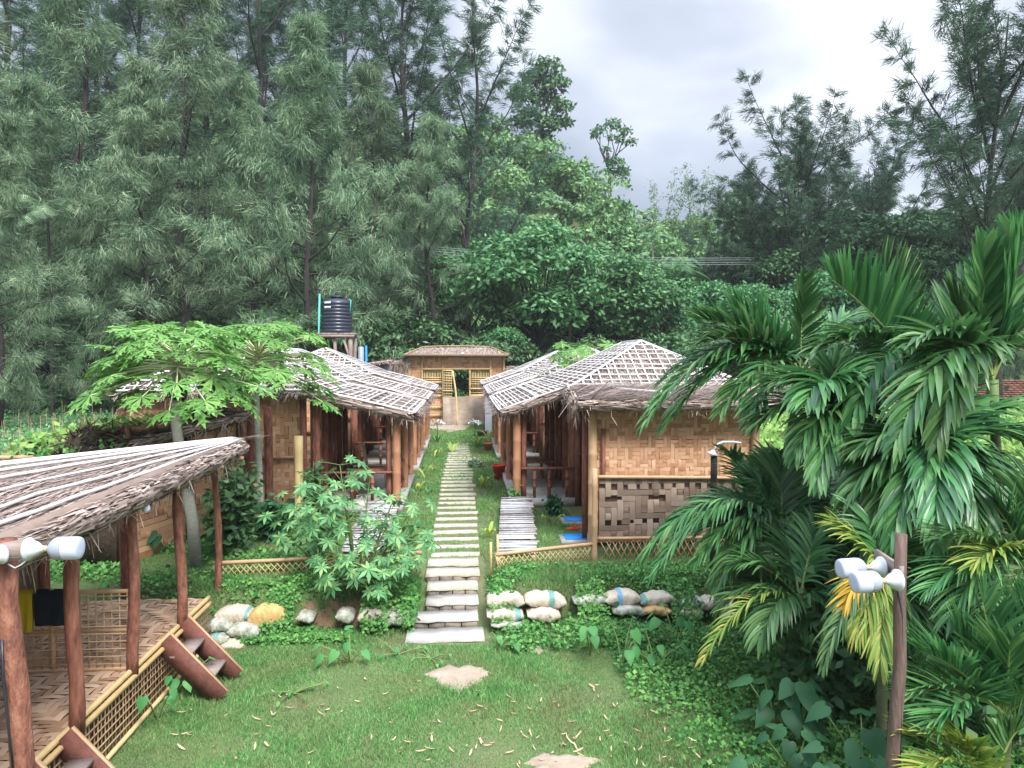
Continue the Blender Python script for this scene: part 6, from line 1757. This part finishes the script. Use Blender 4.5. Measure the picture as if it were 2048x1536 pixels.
# darker fronds deeper in the thicket
for k, (u, v, y, lb) in enumerate(((1530, 1030, 8.4, 'shaded areca palm behind the woven screen'), (1650, 1000, 8.2, 'shaded areca palm deep in the thicket, left half'), (1800, 1000, 7.8, 'shaded areca palm deep in the thicket, right half'),
    (1960, 1050, 7.2, 'shaded areca palm near the right edge'), (1700, 1180, 7.0, 'shaded areca palm under the star shaped crown'), (1900, 1230, 6.2, 'shaded areca palm behind the low mop crowned one'))):
    fr = []
    for j in range(10):
        a = j * 2.399; rr = 150 * rng.uniform(.7, 1.1); fr.append((u + rr * math.cos(a), v - 10 + rr * .8 * math.sin(a), y + rng.uniform(-.7, .5), dict(arch=.4 if math.sin(a) > -.3 else .12)))
    palm((u + 10, 1300, y), (u, v, y), fr, lb, None, True, .035, w=.024, droop=.75, Lm=.40, n=22)
# broad shade leaves and shrubs under the palms
SG = 'large leaved plants under the palms'
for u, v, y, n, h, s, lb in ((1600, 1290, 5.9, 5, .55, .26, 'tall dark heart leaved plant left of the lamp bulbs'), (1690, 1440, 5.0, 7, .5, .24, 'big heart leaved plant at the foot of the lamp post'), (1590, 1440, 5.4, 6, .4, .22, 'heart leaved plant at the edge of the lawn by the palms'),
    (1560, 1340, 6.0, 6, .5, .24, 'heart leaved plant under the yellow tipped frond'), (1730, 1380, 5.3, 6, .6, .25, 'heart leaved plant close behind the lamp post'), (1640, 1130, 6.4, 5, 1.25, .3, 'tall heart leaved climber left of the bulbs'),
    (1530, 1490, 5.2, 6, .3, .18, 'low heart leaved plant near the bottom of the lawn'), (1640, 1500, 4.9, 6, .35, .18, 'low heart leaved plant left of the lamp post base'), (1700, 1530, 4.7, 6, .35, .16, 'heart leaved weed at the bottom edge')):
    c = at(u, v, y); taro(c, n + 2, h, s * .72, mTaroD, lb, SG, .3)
leafbush(1530, 985, 9.8, .45, 1.4, 700, .12, mCover, 'light green bush by the wash room corner under the palms')
leafbush(1840, 1350, 5.9, .8, 1.3, 1100, .14, mDark, 'dark undergrowth behind the lamp post')
leafbush(2000, 1330, 5.8, .8, 1.5, 1100, .14, mDark, 'dark undergrowth at the right edge')
leafbush(1660, 1330, 6.4, .8, 1.3, 1000, .14, mDark, 'dark undergrowth left of the bulbs')

# ---- ground vegetation
def inbare(x, y):
    r = np.zeros(len(x), bool)
    for c, a, b in BARE: r |= ((x - c[0]) / a) ** 2 + ((y - c[1]) / b) ** 2 < .25 + 1.0 * rng.random(len(x))
    return r
def blades(n, xr, yr, h, w, name, label, mt_, test=None, ypow=1.0):
    x = rng.uniform(*xr, n); y = yr[0] + (yr[1] - yr[0]) * rng.random(n) ** ypow
    k = ~inbare(x, y)
    if test is not None: k &= test(x, y)
    x, y = x[k], y[k]; n = len(x)
    q = np.sin(x * 2.7 + np.sin(y * 3.1)) * np.sin(y * 2.2 + 1.3 * np.sin(x * 1.7)) + .5 * np.sin(x * 7.3 + y * 5.1) * np.sin(y * 8.7 - x * 3); k = rng.random(n) < np.clip(.95 - .5 * (q - .1), .25, 1); x, y = x[k], y[k]; n = len(x)
    z = gh(x, y); hh = h * rng.uniform(.5, 1.4, n) * (1 + .5 * np.sin(x * 2.3 + 1) * np.sin(y * 1.9))
    b = np.stack([x, y, z - .005], 1); a = rng.uniform(0, 6.28, n); s = np.stack([np.cos(a), np.sin(a), 0 * a], 1) * w * (1 + .03 * (y - 6))[:, None]
    lean = rng.normal(size=(n, 3)) * .55; lean[:, 2] = 1; tip = b + nrm(lean) * hh[:, None]
    m = M(); m.arr(np.stack([b - s, b + s, tip], 1))
    solo(name, m, mt_, (0, (yr[0] + yr[1]) / 2, 0), label, 'grass', None, 'stuff')
noPath = lambda x, y: ~((np.abs(x + .13) < .42) & (y > 8.4) & (y < 10.4)) & ~((x < PX + .05) & (y < 8.7) & (x > -4.7))
slabclear = lambda x, y: ~((x > -.50) & (x < .24) & (y > 10.3) & (y < 22)) | (rng.random(len(x)) < .18 + .04 * np.maximum(0, y - 14))
blades(235000, (-3.1, 4.2), (4.9, 9.1), .040, .0048, 'lawn_grass', 'short green lawn in the foreground', mGrass, noPath, 1.0)
hutclear = lambda x, y: ~((x > .95) & (x < 5.2) & (y > 13.7) & (y < 18.6)) & ~((x < -1.2) & (x > -6) & (y > 13.5) & (y < 17)) & ~((x > 1.9) & (x < 4.3) & (y > 10.9) & (y < 13.7))
blades(175000, (-5.2, 4.5), (9.6, 15), .038, .0065, 'upper_grass', 'green grass on the terrace either side of the slab path', mGrass, lambda x, y: noPath(x, y) & slabclear(x, y) & hutclear(x, y))
blades(50000, (-1.6, 1.4), (15, 31), .05, .011, 'far_grass', 'grass strip between the hut rows up to the gate', mGrass, slabclear)
def cover(n, region, hgt, leaf, name, label, mt_):
    x, y = region(n); n = len(x); z = gh(x, y) + rng.random(n) ** 1.3 * hgt
    p = np.stack([x, y, z], 1); nn = nrm(rng.normal(size=(n, 3)) * .55 + V(0, -.3, .9)); d = nrm(np.cross(nn, rng.normal(size=(n, 3))))
    l = leaf * rng.uniform(.5, 1.4, n); m = M(); m.arr(rhomb(p, d, nn, l, l * .36)); solo(name, m, mt_, (float(x.mean()), float(y.mean()), 0), label, 'ground cover', None, 'stuff')
def reg(x0, x1, y0, y1, clump=1.5, thr=.0, ex=None):
    def f(n):
        x = rng.uniform(x0, x1, n * 2); y = rng.uniform(y0, y1, n * 2)
        q = np.sin(x * 3.1 * clump + 2 * np.sin(y * 2.3)) + np.sin(y * 4.3 * clump + x * 2) + rng.normal(size=n * 2) * .6
        k = (q > thr) & ~((np.abs(x + .13) < .43) & (y > 8.4) & (y < 10.4))
        if ex is not None: k &= ex(x, y)
        return x[k][:n], y[k][:n]
    return f
cover(11000, reg(-3.0, 4.6, 9.2, 9.75, 1, -.3), .10, .042, 'bank_creeper', 'creeping weeds covering the top of the bank above the sandbags', mCover)
blades(45000, (-3.6, 4.6), (9.1, 9.9), .085, .006, 'bank_grass', 'rough tufted grass on top of the sandbag bank', mGrass, noPath)
def over_bags(n):
    side = rng.random(n) < .42; x = np.where(side, rng.uniform(-3.0, -.55, n), rng.uniform(.35, 4.3, n)); y = rng.uniform(8.72, 9.15, n)
    k = np.sin(x * 5.2) + np.sin(x * 11.7 + 2) * .7 + rng.normal(size=n) * .25 > .55; return x[k], y[k]
def cover_hang(n):
    x, y = over_bags(n); n = len(x); t_ = rng.random(n); p = np.stack([x, 9.1 - .42 * t_ + rng.normal(size=n) * .02, .46 - .40 * t_ + rng.uniform(-.02, .09, n)], 1)
    nn = nrm(rng.normal(size=(n, 3)) * .5 + V(0, -.7, .6)); d = nrm(np.cross(nn, rng.normal(size=(n, 3))) + V(0, 0, -.2)); l = .045 * rng.uniform(.5, 1.5, n)
    m = M(); m.arr(rhomb(p, d, nn, l, l * .36)); solo('creeping_weeds', m, mCover, (0, 8.9, .2), 'weeds trailing over the sandbags in clumps', 'ground cover', None, 'stuff')
cover_hang(16000)
cover(8000, reg(-2.6, -.5, 8.5, 9.0, 1, .6), .08, .04, 'left_bank_weeds', 'weeds at the foot of the left sandbags', mCover)
blades(20000, (.4, 3.5), (8.2, 9.0), .09, .006, 'weed_grass', 'tall rough grass below the right sandbags', mGrass, noPath)
cover(14000, reg(.5, 4.2, 8.1, 9.0, 1, .1), .13, .045, 'right_bank_weeds', 'rank weeds in front of the right sandbags', mCover)
def corner(n):
    x = rng.uniform(1.6, 4.6, n * 3); y = rng.uniform(4.4, 8.6, n * 3); edge = 1.9 + .5 * (8 - y) * .1 + .25 * np.sin(y * 2.3) + .3 * rng.normal(size=n * 3)
    k = x > edge; return x[k][:n], y[k][:n]
cover(32000, corner, .13, .045, 'corner_creeper', 'leafy creeping ground cover between the lawn and the palms', mCover)
cover(9000, reg(-5.6, -2.0, 8.9, 12.8, 1, .2), .10, .06, 'pavilion_weeds', 'green weeds behind the pavilion', mCover)
# field on the left, crop on the right
def fieldleft(n):
    y = rng.uniform(13, 42, n); x = -6.6 - rng.random(n) * (y * .75 - 4.0); k = (np.sin(y * 2.2) + rng.normal(size=n) * .8) > -.4; return x[k], y[k]
cover(42000, fieldleft, .26, .12, 'field_plants', 'low vegetable plants in the field at the left', mBroad)
m = M(); n = 420; y = rng.uniform(13, 36, n); x = -6.8 - rng.random(n) * (y * .7 - 4); b = np.stack([x, y, gh(x, y)], 1); tp = b + np.stack([rng.normal(size=n) * .04, rng.normal(size=n) * .04, rng.uniform(.4, .85, n)], 1); s = V(.009, 0, 0)
m.arr(np.stack([b - s, b + s, tp + s * .7, tp - s * .7], 1)); solo('field_stakes', m, mBamboo, (-12, 25, .45), 'pale plant stakes standing all over the left field', 'stakes', None, 'stuff')
def fieldright(n): 
    y = rng.uniform(11, 37, n); x = 5.4 + rng.random(n) * (y * .8 - 3); return x, y
cover(60000, fieldright, .55, .2, 'crop_plants', 'bright yellow green crop in the plot behind the palms', mYLeafM := leafmat('crop_leaf', [(.12, .27, .05), (.22, .38, .09), (.36, .48, .14)], .3, .6, .2))
def scrub(n):
    y = rng.uniform(38, 50, n); x = rng.uniform(-1, 1, n) * y * .78; return x, y
cover(70000, scrub, 1.3, .3, 'scrub', 'rough dark scrub at the foot of the trees', mDark)
# creepers on the left fence
for u, v, y, lb in ((150, 920, 9.9, 'light green creeper on the thatch heap'), (228, 915, 9.9, 'light green creeper at the start of the boundary wall'), (80, 925, 10.1, 'creeper on the slat fence')):
    c = at(u, v, y); m = M(); n = 60; p = c + rng.normal(size=(n, 3)) * V(.10, .05, .16); l = .08 * rng.uniform(.6, 1.3, n)
    m.arr(rhomb(p, nrm(rng.normal(size=(n, 3)) + V(0, 0, -.8)), nrm(rng.normal(size=(n, 3)) * .4 + V(0, -1, .3)), l, l * .42)); solo('creeper', m, mCover, tuple(c), lb, 'creeper')
n = 700; q = rng.random(n); a0, a1 = at(60, 890, 10.8), at(300, 845, 11.2); p = a0 + (a1 - a0) * q[:, None] + rng.normal(size=(n, 3)) * V(.12, .35, .07); l = .10 * rng.uniform(.6, 1.3, n)
m = M(); m.arr(rhomb(p, ball(n), nrm(rng.normal(size=(n, 3)) * .6 + V(0, -.3, 1)), l, l * .36)); solo('vine', m, mYLeafM, tuple(a0), 'yellow green vine trailing along the top of the left boundary wall', 'vine')
m = M(); tube(m, [gnd(38, 812, .45) * V(1, 1, 0) + V(0, 0, .4), at(15, 745, 36)], [.28, .2], 8); solo('dead_tree', m, mBark, tuple(gnd(38, 812, .45)), 'leaning dark bare tree trunk at the far left beyond the field', 'tree')

# fallen leaves on the lawn
proto = None
for k in range(150):
    u, v = rng.uniform(330, 1420), 1340 + 196 * rng.random() ** .7
    if k < 30: u, v = rng.normal(1120, 110), rng.uniform(1460, 1530)
    c = gnd(u, v, 0)
    if proto is None:
        m = M(); vs = []
        for i, q in enumerate(np.linspace(-1, 1, 7)):
            w = .16 * (1 - q * q) + .01; z = .18 * q * q; vs += [(q, -w, z + .06), (q, 0, z), (q, w, z + .06)]
        m.add(vs, [(3 * i + j, 3 * i + 3 + j, 3 * i + 4 + j, 3 * i + 1 + j) for i in range(6) for j in range(2)])
        proto = solo('fallen_leaf', m, mDryL if 'mDryL' in globals() else mat('fallen_leaf', [(.50, .33, .20), (.66, .47, .32)], .8, 0, .6, 2, obj=.5), (0, 0, 0), 'dry tan leaf fallen on the lawn', 'leaf', 'fallen leaves on the lawn'); o = proto
    else: o = proto.copy(); COL.objects.link(o)
    o.location = (c[0], c[1], G(c[0], c[1]) + .022); s_ = rng.uniform(.022, .055); o.scale = (s_, s_ * rng.uniform(.7, 1.2), s_)
    o.rotation_euler = (rng.normal() * .3, rng.normal() * .3, rng.uniform(0, 6.28))

# ------------------------------------------------------------------ air
hz = M(); box(hz, (0, 57, 19.5), (372, 246, 43))
HZ = D.materials.new('air'); HZ.use_nodes = True
hn, hl = HZ.node_tree.nodes, HZ.node_tree.links; hn.clear()
ho = hn.new('ShaderNodeOutputMaterial'); hv = hn.new('ShaderNodeVolumePrincipled')
hv.inputs['Color'].default_value = (.90, .93, .95, 1); hv.inputs['Density'].default_value = .0005
hl.new(hv.outputs[0], ho.inputs['Volume'])
solo('haze', hz, HZ, (0, 0, 0), kind='stuff')
scene.cycles.volume_bounces = 0
